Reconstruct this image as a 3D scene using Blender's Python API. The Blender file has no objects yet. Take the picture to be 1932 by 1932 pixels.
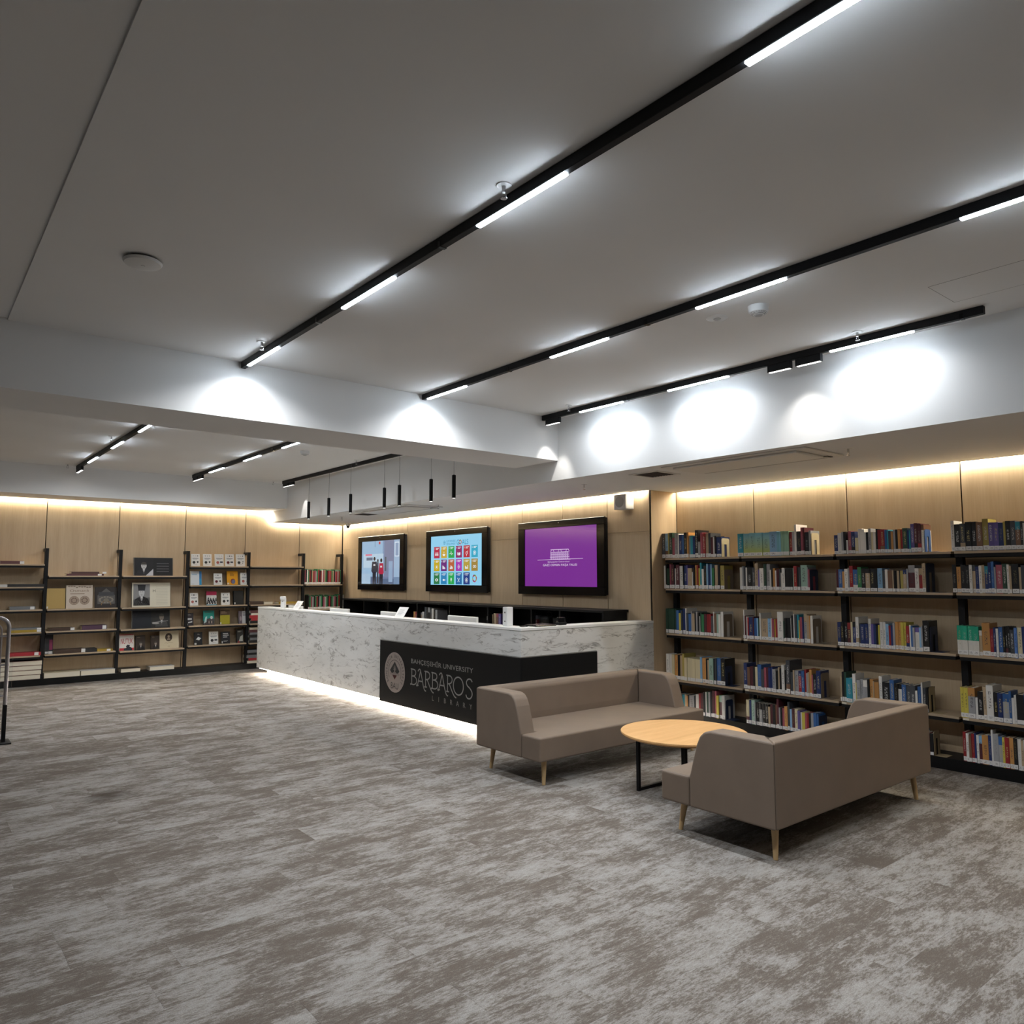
import bpy, bmesh, math, random
from mathutils import Vector, Matrix
PI = math.pi
# ------------------------------------------------------------------ camera, world, exposure
SC = bpy.context.scene
cam = bpy.data.objects.new('camera', bpy.data.cameras.new('camera'))
SC.collection.objects.link(cam)
cam.data.sensor_width = 36; cam.data.lens = 26.319; cam.data.clip_start = 0.05; cam.data.clip_end = 60
_p = (math.radians(39.19), math.radians(4.9623), math.radians(-0.0239))
_f = Vector((math.sin(_p[0]) * math.cos(_p[1]), math.cos(_p[0]) * math.cos(_p[1]), math.sin(_p[1])))
_r = Vector((math.cos(_p[0]), -math.sin(_p[0]), 0)); _u = _r.cross(_f)
_r2 = _r * math.cos(_p[2]) + _u * math.sin(_p[2]); _u2 = _u * math.cos(_p[2]) - _r * math.sin(_p[2])
CAMP = Vector((0, 0, 1.5))
cam.matrix_world = Matrix(((_r2.x, _u2.x, -_f.x, 0), (_r2.y, _u2.y, -_f.y, 0), (_r2.z, _u2.z, -_f.z, 1.5), (0, 0, 0, 1)))
SC.camera = cam
w = bpy.data.worlds.new('world'); SC.world = w; w.use_nodes = True
w.node_tree.nodes['Background'].inputs[0].default_value = (0.02, 0.02, 0.022, 1)
w.node_tree.nodes['Background'].inputs[1].default_value = 0.3
SC.view_settings.view_transform = 'Standard'; SC.view_settings.look = 'None'
SC.view_settings.gamma = 1; SC.view_settings.use_curve_mapping = False
SC.view_settings.exposure = 0.14
SC.cycles.max_bounces = 8; SC.cycles.diffuse_bounces = 5; SC.cycles.glossy_bounces = 3
SC.cycles.sample_clamp_indirect = 6; SC.cycles.caustics_reflective = False; SC.cycles.caustics_refractive = False
SC.cycles.use_denoising = True
# strengths of the lamps the room has
S_TRACK, S_COVE, S_DESK, S_SCREEN, S_SPOT, S_PEND = 19.0, 105.0, 150.0, 0.8, 50.0, 26.0
# ------------------------------------------------------------------ helpers
COL = SC.collection
MATS = {}
def pbsdf(name):
    m = bpy.data.materials.new(name); m.use_nodes = True
    MATS[name] = m
    nt = m.node_tree
    return m, nt, nt.nodes['Principled BSDF']
def mat(name, col, rough=0.6, metal=0.0, spec=0.5):
    m, nt, b = pbsdf(name)
    b.inputs['Base Color'].default_value = (*col, 1); b.inputs['Roughness'].default_value = rough
    b.inputs['Metallic'].default_value = metal; b.inputs['Specular IOR Level'].default_value = spec
    return m
def emat(name, col, s):
    m, nt, b = pbsdf(name)
    b.inputs['Base Color'].default_value = (0.8, 0.8, 0.8, 1)
    b.inputs['Emission Color'].default_value = (*col, 1); b.inputs['Emission Strength'].default_value = s
    return m
def N(nt, t, **kw):
    n = nt.nodes.new(t)
    for k, v in kw.items():
        if k.startswith('i_'): n.inputs[int(k[2:]) if k[2:].isdigit() else k[2:]].default_value = v
        else: setattr(n, k, v)
    return n
def ramp(nt, fac, pts, interp='LINEAR'):
    n = nt.nodes.new('ShaderNodeValToRGB'); n.color_ramp.interpolation = interp
    e = n.color_ramp.elements
    while len(e) < len(pts): e.new(0.5)
    for i, (p, c) in enumerate(pts): e[i].position = p; e[i].color = (*c, 1) if len(c) == 3 else c
    nt.links.new(fac, n.inputs[0]); return n
def mix(nt, fac, a, b, blend='MIX'):
    n = nt.nodes.new('ShaderNodeMix'); n.data_type = 'RGBA'; n.blend_type = blend
    for i, v in ((0, fac), (6, a), (7, b)):
        if hasattr(v, 'is_linked') or hasattr(v, 'links'): nt.links.new(v, n.inputs[i])
        else: n.inputs[i].default_value = v if i == 0 else ((*v, 1) if len(v) == 3 else v)
    return n.outputs[2]
def math_(nt, op, a, b=None, c=None):
    n = nt.nodes.new('ShaderNodeMath'); n.operation = op
    for i, v in enumerate((a, b, c)):
        if v is None: continue
        if isinstance(v, (int, float)): n.inputs[i].default_value = v
        else: nt.links.new(v, n.inputs[i])
    return n.outputs[0]
class MB:
    """collects boxes, prisms and tubes for one mesh"""
    def __init__(s): s.v = []; s.f = []; s.c = []
    def add(s, vs, fs, col=None):
        o = len(s.v); s.v += [tuple(v) for v in vs]; s.f += [tuple(i + o for i in f) for f in fs]
        s.c += [col] * len(fs)
    def box(s, x0, y0, z0, x1, y1, z1, col=None):
        s.add([(x0,y0,z0),(x1,y0,z0),(x1,y1,z0),(x0,y1,z0),(x0,y0,z1),(x1,y0,z1),(x1,y1,z1),(x0,y1,z1)],
              [(0,3,2,1),(4,5,6,7),(0,1,5,4),(1,2,6,5),(2,3,7,6),(3,0,4,7)], col); return s
    def prism(s, poly, axis, a, b, col=None):
        """poly in the two other axes (counter-clockwise seen from +axis), extruded a..b"""
        n = len(poly)
        def P(u, w_, t): return {0: (t, u, w_), 1: (w_, t, u), 2: (u, w_, t)}[axis]
        vs = [P(u, w_, a) for u, w_ in poly] + [P(u, w_, b) for u, w_ in poly]
        fs = [tuple(range(n - 1, -1, -1)), tuple(range(n, 2 * n))] + [(i, (i + 1) % n, n + (i + 1) % n, n + i) for i in range(n)]
        s.add(vs, fs, col); return s
    def cyl(s, p, q, r0, r1=None, n=16, col=None):
        p, q = Vector(p), Vector(q); r1 = r0 if r1 is None else r1
        d = (q - p).normalized(); a = d.orthogonal().normalized(); b = d.cross(a)
        vs = []
        for c, r in ((p, r0), (q, r1)):
            vs += [c + a * (r * math.cos(2*PI*i/n)) + b * (r * math.sin(2*PI*i/n)) for i in range(n)]
        s.add(vs, [tuple(range(n-1,-1,-1)), tuple(range(n, 2*n))] + [(i,(i+1)%n,n+(i+1)%n,n+i) for i in range(n)], col); return s
    def lathe(s, prof, c=(0,0,0), n=24, col=None):
        """prof: list of (r, z) from bottom to top, closed with caps"""
        vs = []; fs = []
        for r, z in prof: vs += [(c[0]+r*math.cos(2*PI*i/n), c[1]+r*math.sin(2*PI*i/n), c[2]+z) for i in range(n)]
        for k in range(len(prof)-1): fs += [(k*n+i, k*n+(i+1)%n, (k+1)*n+(i+1)%n, (k+1)*n+i) for i in range(n)]
        fs += [tuple(range(n-1,-1,-1)), tuple(range((len(prof)-1)*n, len(prof)*n))]
        s.add(vs, fs, col); return s
    def tube(s, pts, r, n=8, col=None, closed=False):
        pts = [Vector(p) for p in pts]; m = len(pts); vs = []; fs = []; up = None
        for i, p in enumerate(pts):
            d = (pts[(i+1) % m] - pts[i-1]) if closed else (pts[min(i+1, m-1)] - pts[max(i-1, 0)])
            d.normalize()
            if up is None: up = d.orthogonal().normalized()
            up = (up - d * up.dot(d)).normalized(); b = d.cross(up)
            vs += [p + up*(r*math.cos(2*PI*k/n)) + b*(r*math.sin(2*PI*k/n)) for k in range(n)]
        for i in range(m if closed else m-1):
            j = (i+1) % m
            fs += [(i*n+k, i*n+(k+1)%n, j*n+(k+1)%n, j*n+k) for k in range(n)]
        if not closed: fs += [tuple(range(n-1,-1,-1)), tuple(range((m-1)*n, m*n))]
        s.add(vs, fs, col); return s
    def mesh(s, name, m, bevel=0, seg=2, smooth=False):
        me = bpy.data.meshes.new(name); me.from_pydata(s.v, [], s.f)
        if any(c is not None for c in s.c):
            at = me.color_attributes.new('col', 'FLOAT_COLOR', 'CORNER')
            buf = []
            for p, c in zip(me.polygons, s.c): buf += list((*(c or (0.5,0.5,0.5)), 1)) * p.loop_total
            at.data.foreach_set('color', buf)
        if bevel:
            bm = bmesh.new(); bm.from_mesh(me)
            bmesh.ops.bevel(bm, geom=[e for e in bm.edges if len(e.link_faces) == 2 and e.calc_face_angle(0) > 0.35], offset=bevel, segments=seg, profile=0.5, affect='EDGES', clamp_overlap=True)
            bm.to_mesh(me); bm.free()
        if smooth: me.polygons.foreach_set('use_smooth', [True] * len(me.polygons)); me.set_sharp_from_angle(angle=0.6)
        me.materials.append(MATS[m] if isinstance(m, str) else m)
        me.update(); return me
    def obj(s, name, m, parent=None, loc=None, **kw): return link(s.mesh(name, m, **kw), name, parent, loc)
def link(me, name, parent=None, loc=None):
    o = bpy.data.objects.new(name, me); COL.objects.link(o)
    if parent is not None: o.parent = parent
    if loc is not None: o.location = loc
    return o
def tag(o, label=None, cat=None, group=None, kind=None):
    for k, v in (('label', label), ('category', cat), ('group', group), ('kind', kind)):
        if v: o[k] = v
    return o
def empty(name, loc, rz=0, **kw):
    o = bpy.data.objects.new(name, None); COL.objects.link(o); o.empty_display_size = 0.1
    o.location = loc; o.rotation_euler = (0, 0, rz); return tag(o, **kw)
def copy_tree(o, parent=None):
    c = o.copy(); COL.objects.link(c)
    if parent: c.parent = parent
    for ch in list(o.children): copy_tree(ch, c)
    return c
_TXT = {}
def text_mesh(s, align='LEFT', space=1.0):
    """triangulated outline of a word, cap height about 0.7"""
    k = (s, align, space)
    if k in _TXT: return _TXT[k]
    cu = bpy.data.curves.new('t', 'FONT'); cu.body = s; cu.align_x = align; cu.space_character = space; cu.resolution_u = 3
    o = bpy.data.objects.new('t', cu); COL.objects.link(o)
    dg = bpy.context.evaluated_depsgraph_get(); dg.update()
    me = bpy.data.meshes.new_from_object(o.evaluated_get(dg))
    r = ([(v.co.x, v.co.y) for v in me.vertices], [tuple(p.vertices) for p in me.polygons])
    bpy.data.objects.remove(o); bpy.data.curves.remove(cu); bpy.data.meshes.remove(me)
    _TXT[k] = r; return r
class Print:
    """flat print: coloured shapes in a (u, v) frame on a plane, each layer a hair above the last"""
    def __init__(s, O, U, V, step=0.0004, base=0.0006):
        s.O, s.U, s.V = Vector(O), Vector(U), Vector(V); s.Nn = s.U.cross(s.V); s.mb = MB(); s.l = 0; s.step = step; s.base = base
    def P(s, u, v, l): return s.O + s.U*u + s.V*v + s.Nn*(s.base + l*s.step)
    def poly(s, pts, col, l=None):
        l = s.l if l is None else l
        a = sum(pts[i-1][0]*pts[i][1]-pts[i][0]*pts[i-1][1] for i in range(len(pts)))
        if a < 0: pts = pts[::-1]
        s.mb.add([s.P(u, v, l) for u, v in pts], [tuple(range(len(pts)))], col); return s
    def rect(s, u0, v0, u1, v1, col, l=None): return s.poly([(u0,v0),(u1,v0),(u1,v1),(u0,v1)], col, l)
    def disc(s, u, v, ru, rv, col, l=None, n=20, a0=0, a1=2*PI): return s.poly([(u+ru*math.cos(a0+(a1-a0)*i/n), v+rv*math.sin(a0+(a1-a0)*i/n)) for i in range(n if a1-a0 > 6.2 else n+1)], col, l)
    def ring(s, u, v, r0, r1, col, l=None, n=28, a0=0, a1=2*PI):
        l = s.l if l is None else l
        for i in range(n):
            a, b = a0+(a1-a0)*i/n, a0+(a1-a0)*(i+1)/n
            s.poly([(u+r0*math.cos(a),v+r0*math.sin(a)),(u+r1*math.cos(a),v+r1*math.sin(a)),(u+r1*math.cos(b),v+r1*math.sin(b)),(u+r0*math.cos(b),v+r0*math.sin(b))], col, l)
        return s
    def line(s, pts, wd, col, l=None):
        l = s.l if l is None else l
        for (a, b), (c, d) in zip(pts, pts[1:]):
            L = math.hypot(c-a, d-b) or 1e-6; nx, ny = -(d-b)/L*wd/2, (c-a)/L*wd/2
            s.poly([(a+nx,b+ny),(a-nx,b-ny),(c-nx,d-ny),(c+nx,d+ny)], col, l)
        return s
    def text(s, t, u, v, h, col, l=None, align='LEFT', width=None, space=1.0, rot=0):
        l = s.l if l is None else l
        vs, fs = text_mesh(t, align, space)
        k = h / 0.72; kx = k
        if width and vs:
            kx = width / max(1e-6, max(x for x, y in vs) - min(x for x, y in vs))
        c, si = math.cos(rot), math.sin(rot)
        s.mb.add([s.P(u + x*kx*c - y*k*si, v + x*kx*si + y*k*c, l) for x, y in vs], fs, col); return s
    def obj(s, name, m, parent=None): return s.mb.obj(name, m, parent)
# ------------------------------------------------------------------ materials
mat('black_metal', (0.008, 0.008, 0.009), 0.55, spec=0.2); mat('black_gloss', (0.004, 0.004, 0.005), 0.12, spec=0.22)
mat('black_laminate', (0.009, 0.0092, 0.0095), 0.45, spec=0.12); mat('dark_gap', (0.006, 0.005, 0.004), 0.9, spec=0.1)
mat('white_plastic', (0.72, 0.72, 0.71), 0.4); mat('grey_plastic', (0.42, 0.42, 0.42), 0.5)
mat('chrome', (0.6, 0.6, 0.62), 0.25, 1.0); mat('grey_tube', (0.42, 0.40, 0.41), 0.35, 0.6)
mat('alu', (0.35, 0.35, 0.34), 0.4, 0.8); mat('sign_metal', (0.22, 0.215, 0.21), 0.45, 0.3)
mat('paper', (0.70, 0.64, 0.52), 0.8); mat('leg_wood', (0.50, 0.34, 0.17), 0.5)
mat('counter_white', (0.78, 0.78, 0.77), 0.35); mat('vent_dark', (0.06, 0.05, 0.045), 0.8)
emat('led_cool', (0.78, 0.89, 1.0), 55.0); emat('led_warm', (1.0, 0.92, 0.75), S_COVE); emat('led_desk', (1.0, 0.90, 0.76), S_DESK)
emat('led_spot', (1.0, 0.97, 0.92), 5.0); emat('led_indicator', (0.9, 0.95, 1.0), 2.0)
def plaster(name, col):
    m, nt, b = pbsdf(name)
    g = N(nt, 'ShaderNodeNewGeometry'); n = N(nt, 'ShaderNodeTexNoise', i_Scale=1.3, i_Detail=3)
    nt.links.new(g.outputs['Position'], n.inputs['Vector'])
    r = ramp(nt, n.outputs[0], [(0.3, tuple(c*0.97 for c in col)), (0.7, col)])
    nt.links.new(r.outputs[0], b.inputs['Base Color']); b.inputs['Roughness'].default_value = 0.85
    b.inputs['Specular IOR Level'].default_value = 0.2
plaster('plaster', (0.83, 0.83, 0.825)); plaster('plaster_ceiling', (0.82, 0.82, 0.815)); plaster('dark_plaster', (0.10, 0.095, 0.09))
def wood(name, a, b_, c, stretch=(9, 9, 0.55), rough=0.5, local=False):
    m, nt, b = pbsdf(name)
    oi = N(nt, 'ShaderNodeObjectInfo'); g = N(nt, 'ShaderNodeNewGeometry')
    tc = N(nt, 'ShaderNodeTexCoord')
    mp = N(nt, 'ShaderNodeVectorMath', operation='MULTIPLY'); mp.inputs[1].default_value = stretch
    nt.links.new(tc.outputs['Object'] if local else g.outputs['Position'], mp.inputs[0])
    off = N(nt, 'ShaderNodeVectorMath', operation='ADD'); nt.links.new(mp.outputs[0], off.inputs[0])
    mul = math_(nt, 'MULTIPLY', oi.outputs['Random'], 37.0); nt.links.new(mul, off.inputs[1])
    n1 = N(nt, 'ShaderNodeTexNoise', i_Scale=1.0, i_Detail=2, i_Distortion=0.4); n2 = N(nt, 'ShaderNodeTexNoise', i_Scale=9.0, i_Detail=4)
    nt.links.new(off.outputs[0], n1.inputs['Vector']); nt.links.new(off.outputs[0], n2.inputs['Vector'])
    s = math_(nt, 'ADD', math_(nt, 'MULTIPLY', n1.outputs[0], 0.6), math_(nt, 'MULTIPLY', n2.outputs[0], 0.4))
    r = ramp(nt, s, [(0.30, a), (0.52, b_), (0.72, c)])
    v = mix(nt, 1.0, r.outputs[0], ramp(nt, oi.outputs['Random'], [(0, (0.93, 0.93, 0.93)), (1, (1.04, 1.03, 1.02))]).outputs[0], 'MULTIPLY')
    nt.links.new(v, b.inputs['Base Color']); b.inputs['Roughness'].default_value = rough
    b.inputs['Specular IOR Level'].default_value = 0.35
wood('oak_panel', (0.45, 0.338, 0.218), (0.505, 0.387, 0.255), (0.56, 0.437, 0.292))
wood('oak_shelf', (0.38, 0.285, 0.19), (0.43, 0.33, 0.225), (0.48, 0.37, 0.26), (1.5, 1.5, 9))
wood('table_oak', (0.56, 0.31, 0.12), (0.64, 0.37, 0.155), (0.70, 0.43, 0.19), (1.2, 14, 14))
def marble():
    m, nt, b = pbsdf('marble'); g = N(nt, 'ShaderNodeNewGeometry')
    cx = N(nt, 'ShaderNodeSeparateXYZ'); nt.links.new(g.outputs['Position'], cx.inputs[0])
    u = math_(nt, 'SUBTRACT', cx.outputs[1], cx.outputs[0])            # one running coordinate round the corner
    cb = N(nt, 'ShaderNodeCombineXYZ'); nt.links.new(u, cb.inputs[0]); nt.links.new(cx.outputs[2], cb.inputs[1])
    rot = N(nt, 'ShaderNodeMapping'); rot.inputs['Rotation'].default_value = (0, 0, math.radians(32)); rot.inputs['Scale'].default_value = (0.9, 2.9, 1)
    nt.links.new(cb.outputs[0], rot.inputs[0])
    def vein(scale, wd, thr, dist):
        n = N(nt, 'ShaderNodeTexNoise', i_Scale=scale, i_Detail=5, i_Roughness=0.62, i_Distortion=dist); nt.links.new(rot.outputs[0], n.inputs['Vector'])
        d = math_(nt, 'ABSOLUTE', math_(nt, 'SUBTRACT', n.outputs[0], 0.5))
        line = ramp(nt, d, [(0.0, (1, 1, 1)), (wd, (0, 0, 0))])
        k = N(nt, 'ShaderNodeTexNoise', i_Scale=scale * 1.7, i_Detail=2); nt.links.new(rot.outputs[0], k.inputs['Vector'])
        msk = ramp(nt, k.outputs[0], [(thr, (0, 0, 0)), (thr + 0.12, (1, 1, 1))])
        return math_(nt, 'MULTIPLY', line.outputs[0], msk.outputs[0])
    v = math_(nt, 'ADD', math_(nt, 'MULTIPLY', vein(1.9, 0.026, 0.46, 0.9), 0.9), math_(nt, 'MULTIPLY', vein(4.2, 0.020, 0.50, 0.7), 0.6))
    v = math_(nt, 'MINIMUM', v, 1.0)
    n = N(nt, 'ShaderNodeTexNoise', i_Scale=1.4, i_Detail=4); nt.links.new(rot.outputs[0], n.inputs['Vector'])
    base = ramp(nt, n.outputs[0], [(0.35, (0.60, 0.60, 0.585)), (0.65, (0.70, 0.70, 0.69))])
    nt.links.new(mix(nt, v, base.outputs[0], (0.20, 0.19, 0.18)), b.inputs['Base Color']); b.inputs['Roughness'].default_value = 0.32
marble()
def carpet():
    m, nt, b = pbsdf('carpet'); g = N(nt, 'ShaderNodeNewGeometry')
    at = N(nt, 'ShaderNodeAttribute', attribute_name='tid', attribute_type='GEOMETRY')
    wn = N(nt, 'ShaderNodeTexWhiteNoise', noise_dimensions='1D'); nt.links.new(at.outputs['Fac'], wn.inputs['W'])
    sc = N(nt, 'ShaderNodeVectorMath', operation='SCALE'); nt.links.new(wn.outputs['Color'], sc.inputs[0]); sc.inputs['Scale'].default_value = 31.0
    ad = N(nt, 'ShaderNodeVectorMath', operation='ADD'); nt.links.new(g.outputs['Position'], ad.inputs[0]); nt.links.new(sc.outputs[0], ad.inputs[1])
    def nz(vec, s, scale, det, rough=0.5, dist=0.0):
        mp = N(nt, 'ShaderNodeVectorMath', operation='MULTIPLY'); mp.inputs[1].default_value = s; nt.links.new(vec, mp.inputs[0])
        n = N(nt, 'ShaderNodeTexNoise', i_Scale=scale, i_Detail=det, i_Roughness=rough, i_Distortion=dist); nt.links.new(mp.outputs[0], n.inputs['Vector']); return n.outputs[0]
    tile = ad.outputs[0]; world_ = g.outputs['Position']
    big = nz(world_, (1, 1.9, 1), 2.6, 3); big2 = nz(tile, (1, 1.5, 1), 2.7, 2)                    # cloudy patches, new on every tile
    mid = nz(tile, (1, 3.2, 1), 7.0, 4, 0.7)               # brushed blotches
    fine = nz(tile, (1, 3.6, 1), 30.0, 5, 0.8)            # streaks along the weave
    pile = nz(world_, (1, 1, 1), 210.0, 3, 0.85)
    t = math_(nt, 'ADD', math_(nt, 'ADD', math_(nt, 'ADD', math_(nt, 'MULTIPLY', big, 0.30), math_(nt, 'MULTIPLY', big2, 0.50)), math_(nt, 'MULTIPLY', mid, 0.62)), math_(nt, 'MULTIPLY', fine, 0.82))
    t = math_(nt, 'ADD', t, math_(nt, 'MULTIPLY', wn.outputs['Value'], 0.07))
    t = math_(nt, 'MULTIPLY', t, 0.44)
    r = ramp(nt, t, [(0.45, (0.130, 0.109, 0.092)), (0.496, (0.165, 0.144, 0.126)), (0.512, (0.222, 0.202, 0.184)), (0.545, (0.275, 0.257, 0.240)), (0.60, (0.325, 0.310, 0.293))])
    c = mix(nt, 0.7, r.outputs[0], ramp(nt, pile, [(0.32, (0.55, 0.55, 0.55)), (0.68, (1.40, 1.40, 1.40))]).outputs[0], 'MULTIPLY')
    # the one brown stain left of centre
    d = N(nt, 'ShaderNodeVectorMath', operation='DISTANCE'); nt.links.new(world_, d.inputs[0]); d.inputs[1].default_value = STAIN
    st = ramp(nt, math_(nt, 'ADD', d.outputs['Value'], math_(nt, 'MULTIPLY', mid, 0.10)), [(0.07, (1, 1, 1)), (0.24, (0, 0, 0))])
    c = mix(nt, math_(nt, 'MULTIPLY', st.outputs[0], 0.85), c, (0.045, 0.034, 0.026))
    nt.links.new(c, b.inputs['Base Color']); b.inputs['Roughness'].default_value = 0.95; b.inputs['Specular IOR Level'].default_value = 0.1
    bp = N(nt, 'ShaderNodeBump', i_Strength=0.25, i_Distance=0.004); nt.links.new(pile, bp.inputs['Height']); nt.links.new(bp.outputs[0], b.inputs['Normal'])
STAIN = (1.195, 5.86, 0.0)
carpet()
def fabric():
    m, nt, b = pbsdf('taupe_leather'); tc = N(nt, 'ShaderNodeTexCoord')
    n = N(nt, 'ShaderNodeTexNoise', i_Scale=420.0, i_Detail=2); nt.links.new(tc.outputs['Object'], n.inputs['Vector'])
    n2 = N(nt, 'ShaderNodeTexNoise', i_Scale=5.0, i_Detail=3); nt.links.new(tc.outputs['Object'], n2.inputs['Vector'])
    r = ramp(nt, n2.outputs[0], [(0.3, (0.168, 0.127, 0.097)), (0.7, (0.186, 0.141, 0.108))])
    nt.links.new(r.outputs[0], b.inputs['Base Color']); b.inputs['Roughness'].default_value = 0.58; b.inputs['Specular IOR Level'].default_value = 0.35
    bp = N(nt, 'ShaderNodeBump', i_Strength=0.12, i_Distance=0.002); nt.links.new(n.outputs[0], bp.inputs['Height']); nt.links.new(bp.outputs[0], b.inputs['Normal'])
fabric()
def acrylic():
    m, nt, b = pbsdf('acrylic'); b.inputs['Base Color'].default_value = (0.95, 0.97, 0.97, 1); b.inputs['Roughness'].default_value = 0.03
    b.inputs['Transmission Weight'].default_value = 1.0; b.inputs['IOR'].default_value = 1.2
acrylic()
def attr_print(name, emis=0.0, rough=0.55):
    m, nt, b = pbsdf(name); a = N(nt, 'ShaderNodeAttribute', attribute_name='col', attribute_type='GEOMETRY')
    b.inputs['Roughness'].default_value = rough; b.inputs['Specular IOR Level'].default_value = 0.25 if not emis else 0.5
    if emis:
        b.inputs['Base Color'].default_value = (0.01, 0.01, 0.01, 1)
        nt.links.new(a.outputs['Color'], b.inputs['Emission Color']); b.inputs['Emission Strength'].default_value = emis
    else: nt.links.new(a.outputs['Color'], b.inputs['Base Color'])
attr_print('print'); attr_print('screen', S_SCREEN, 0.12)
def bookmat():
    """two cover colours per book from its own properties, title marks printed on the spine"""
    m, nt, b = pbsdf('book_cover')
    A = [N(nt, 'ShaderNodeAttribute', attribute_name=k, attribute_type='OBJECT') for k in ('c1', 'c2', 'c3', 'md')]
    tc = N(nt, 'ShaderNodeTexCoord'); sp = N(nt, 'ShaderNodeSeparateXYZ'); nt.links.new(tc.outputs['Object'], sp.inputs[0])
    x, y, z = sp.outputs[0], sp.outputs[1], sp.outputs[2]
    md = N(nt, 'ShaderNodeSeparateColor'); nt.links.new(A[3].outputs['Color'], md.inputs[0])   # split height, softness, title amount
    lo = math_(nt, 'SUBTRACT', md.outputs[0], math_(nt, 'MULTIPLY', md.outputs[1], 0.5))
    k = N(nt, 'ShaderNodeMapRange'); nt.links.new(z, k.inputs[0]); nt.links.new(lo, k.inputs[1]); nt.links.new(math_(nt, 'ADD', lo, math_(nt, 'ADD', md.outputs[1], 0.004)), k.inputs[2])
    c = mix(nt, k.outputs[0], A[1].outputs['Color'], A[0].outputs['Color'])
    oi = N(nt, 'ShaderNodeObjectInfo')
    cb = N(nt, 'ShaderNodeCombineXYZ'); nt.links.new(math_(nt, 'MULTIPLY', y, 5.0), cb.inputs[0]); nt.links.new(math_(nt, 'ADD', math_(nt, 'MULTIPLY', z, 34.0), math_(nt, 'MULTIPLY', oi.outputs['Random'], 91.0)), cb.inputs[1])
    n = N(nt, 'ShaderNodeTexNoise', i_Scale=1.0, i_Detail=2, i_Roughness=0.7); nt.links.new(cb.outputs[0], n.inputs['Vector'])
    inky = ramp(nt, n.outputs[0], [(0.50, (0, 0, 0)), (0.56, (1, 1, 1))])
    yb = math_(nt, 'LESS_THAN', math_(nt, 'ABSOLUTE', y), 0.21)
    z1 = math_(nt, 'MULTIPLY', math_(nt, 'GREATER_THAN', z, 0.34), math_(nt, 'LESS_THAN', z, math_(nt, 'ADD', math_(nt, 'MULTIPLY', oi.outputs['Random'], 0.25), 0.66)))
    on = math_(nt, 'MULTIPLY', math_(nt, 'MULTIPLY', inky.outputs[0], yb), math_(nt, 'MULTIPLY', z1, math_(nt, 'LESS_THAN', x, 0.02)))
    c = mix(nt, math_(nt, 'MULTIPLY', on, md.outputs[2]), c, A[2].outputs['Color'])
    nt.links.new(c, b.inputs['Base Color']); b.inputs['Roughness'].default_value = 0.42
    b.inputs['Specular IOR Level'].default_value = 0.35
    # white shelf-mark sticker with a line of small print
    m2, nt, b = pbsdf('call_label'); tc = N(nt, 'ShaderNodeTexCoord'); sp = N(nt, 'ShaderNodeSeparateXYZ'); nt.links.new(tc.outputs['Object'], sp.inputs[0])
    oi = N(nt, 'ShaderNodeObjectInfo')
    cb = N(nt, 'ShaderNodeCombineXYZ'); nt.links.new(math_(nt, 'ADD', math_(nt, 'MULTIPLY', sp.outputs[1], 7.0), math_(nt, 'MULTIPLY', oi.outputs['Random'], 50.0)), cb.inputs[0]); nt.links.new(math_(nt, 'MULTIPLY', sp.outputs[2], 60.0), cb.inputs[1])
    n = N(nt, 'ShaderNodeTexNoise', i_Scale=1.0, i_Detail=1); nt.links.new(cb.outputs[0], n.inputs['Vector'])
    t = math_(nt, 'MULTIPLY', math_(nt, 'GREATER_THAN', n.outputs[0], 0.52), math_(nt, 'LESS_THAN', math_(nt, 'ABSOLUTE', sp.outputs[1]), 0.26))
    t = math_(nt, 'MULTIPLY', t, math_(nt, 'MULTIPLY', math_(nt, 'GREATER_THAN', sp.outputs[2], 0.055), math_(nt, 'LESS_THAN', sp.outputs[2], 0.125)))
    nt.links.new(mix(nt, math_(nt, 'MULTIPLY', t, 0.75), (0.74, 0.73, 0.72), (0.1, 0.1, 0.1)), b.inputs['Base Color']); b.inputs['Roughness'].default_value = 0.5
bookmat()
# ------------------------------------------------------------------ room shell
XL, YR = -3.2, -3.6                 # unseen left and rear walls, added to contain the light
ZC, ZS, ZA = 3.04, 2.437, 2.627     # ceiling, right bulkhead soffit, beam and far bulkhead soffit
XB, XW, XT = 4.907, 6.69, 6.26      # bulkhead face, book wall, screen wall
YJ, YA, YF = 5.30, 12.60, 11.92     # return wall, far wall, far bulkhead face
fl = tag(MB().box(XL, YR, -0.12, 7.0, 13.0, -0.008).obj('floor', 'dark_gap'), kind='structure')
def stripe(x, y):
    d = Vector((x, y, 0)) - CAMP; z = d.dot(_f)
    if z < 0.2: return None
    return (966 + 1412.47*d.dot(_r2)/z, 966 - 1412.47*d.dot(_u2)/z, z)
rnd = random.Random(5)
TLX, TLY = 1.0, 0.25
near, rest = [], []
row = 0; y = YR
while y < 12.6:
    x = XL - rnd.random() * TLX
    while x < 6.9:
        x0, x1 = max(x, XL), min(x + TLX, 6.9)
        if x1 - x0 > 0.02:
            q = [stripe(a, b) for a in (x0, (x0+x1)/2, x1) for b in (y, y + TLY)]
            vis = any(p and -20 < p[0] < 1952 and p[1] < 1960 for p in q)
            hid = (x0 > 4.5 and y > 5.3) or x0 > 6.42 or y > 12.33
            dist = min([p[2] for p in q if p] or [99])
            (near if vis and not hid else rest).append((dist, x0, y, x1, min(y + TLY, 12.6)))
        x += TLX
    y += TLY
near.sort()
rest += near[300:]; near = near[:300]
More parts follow.
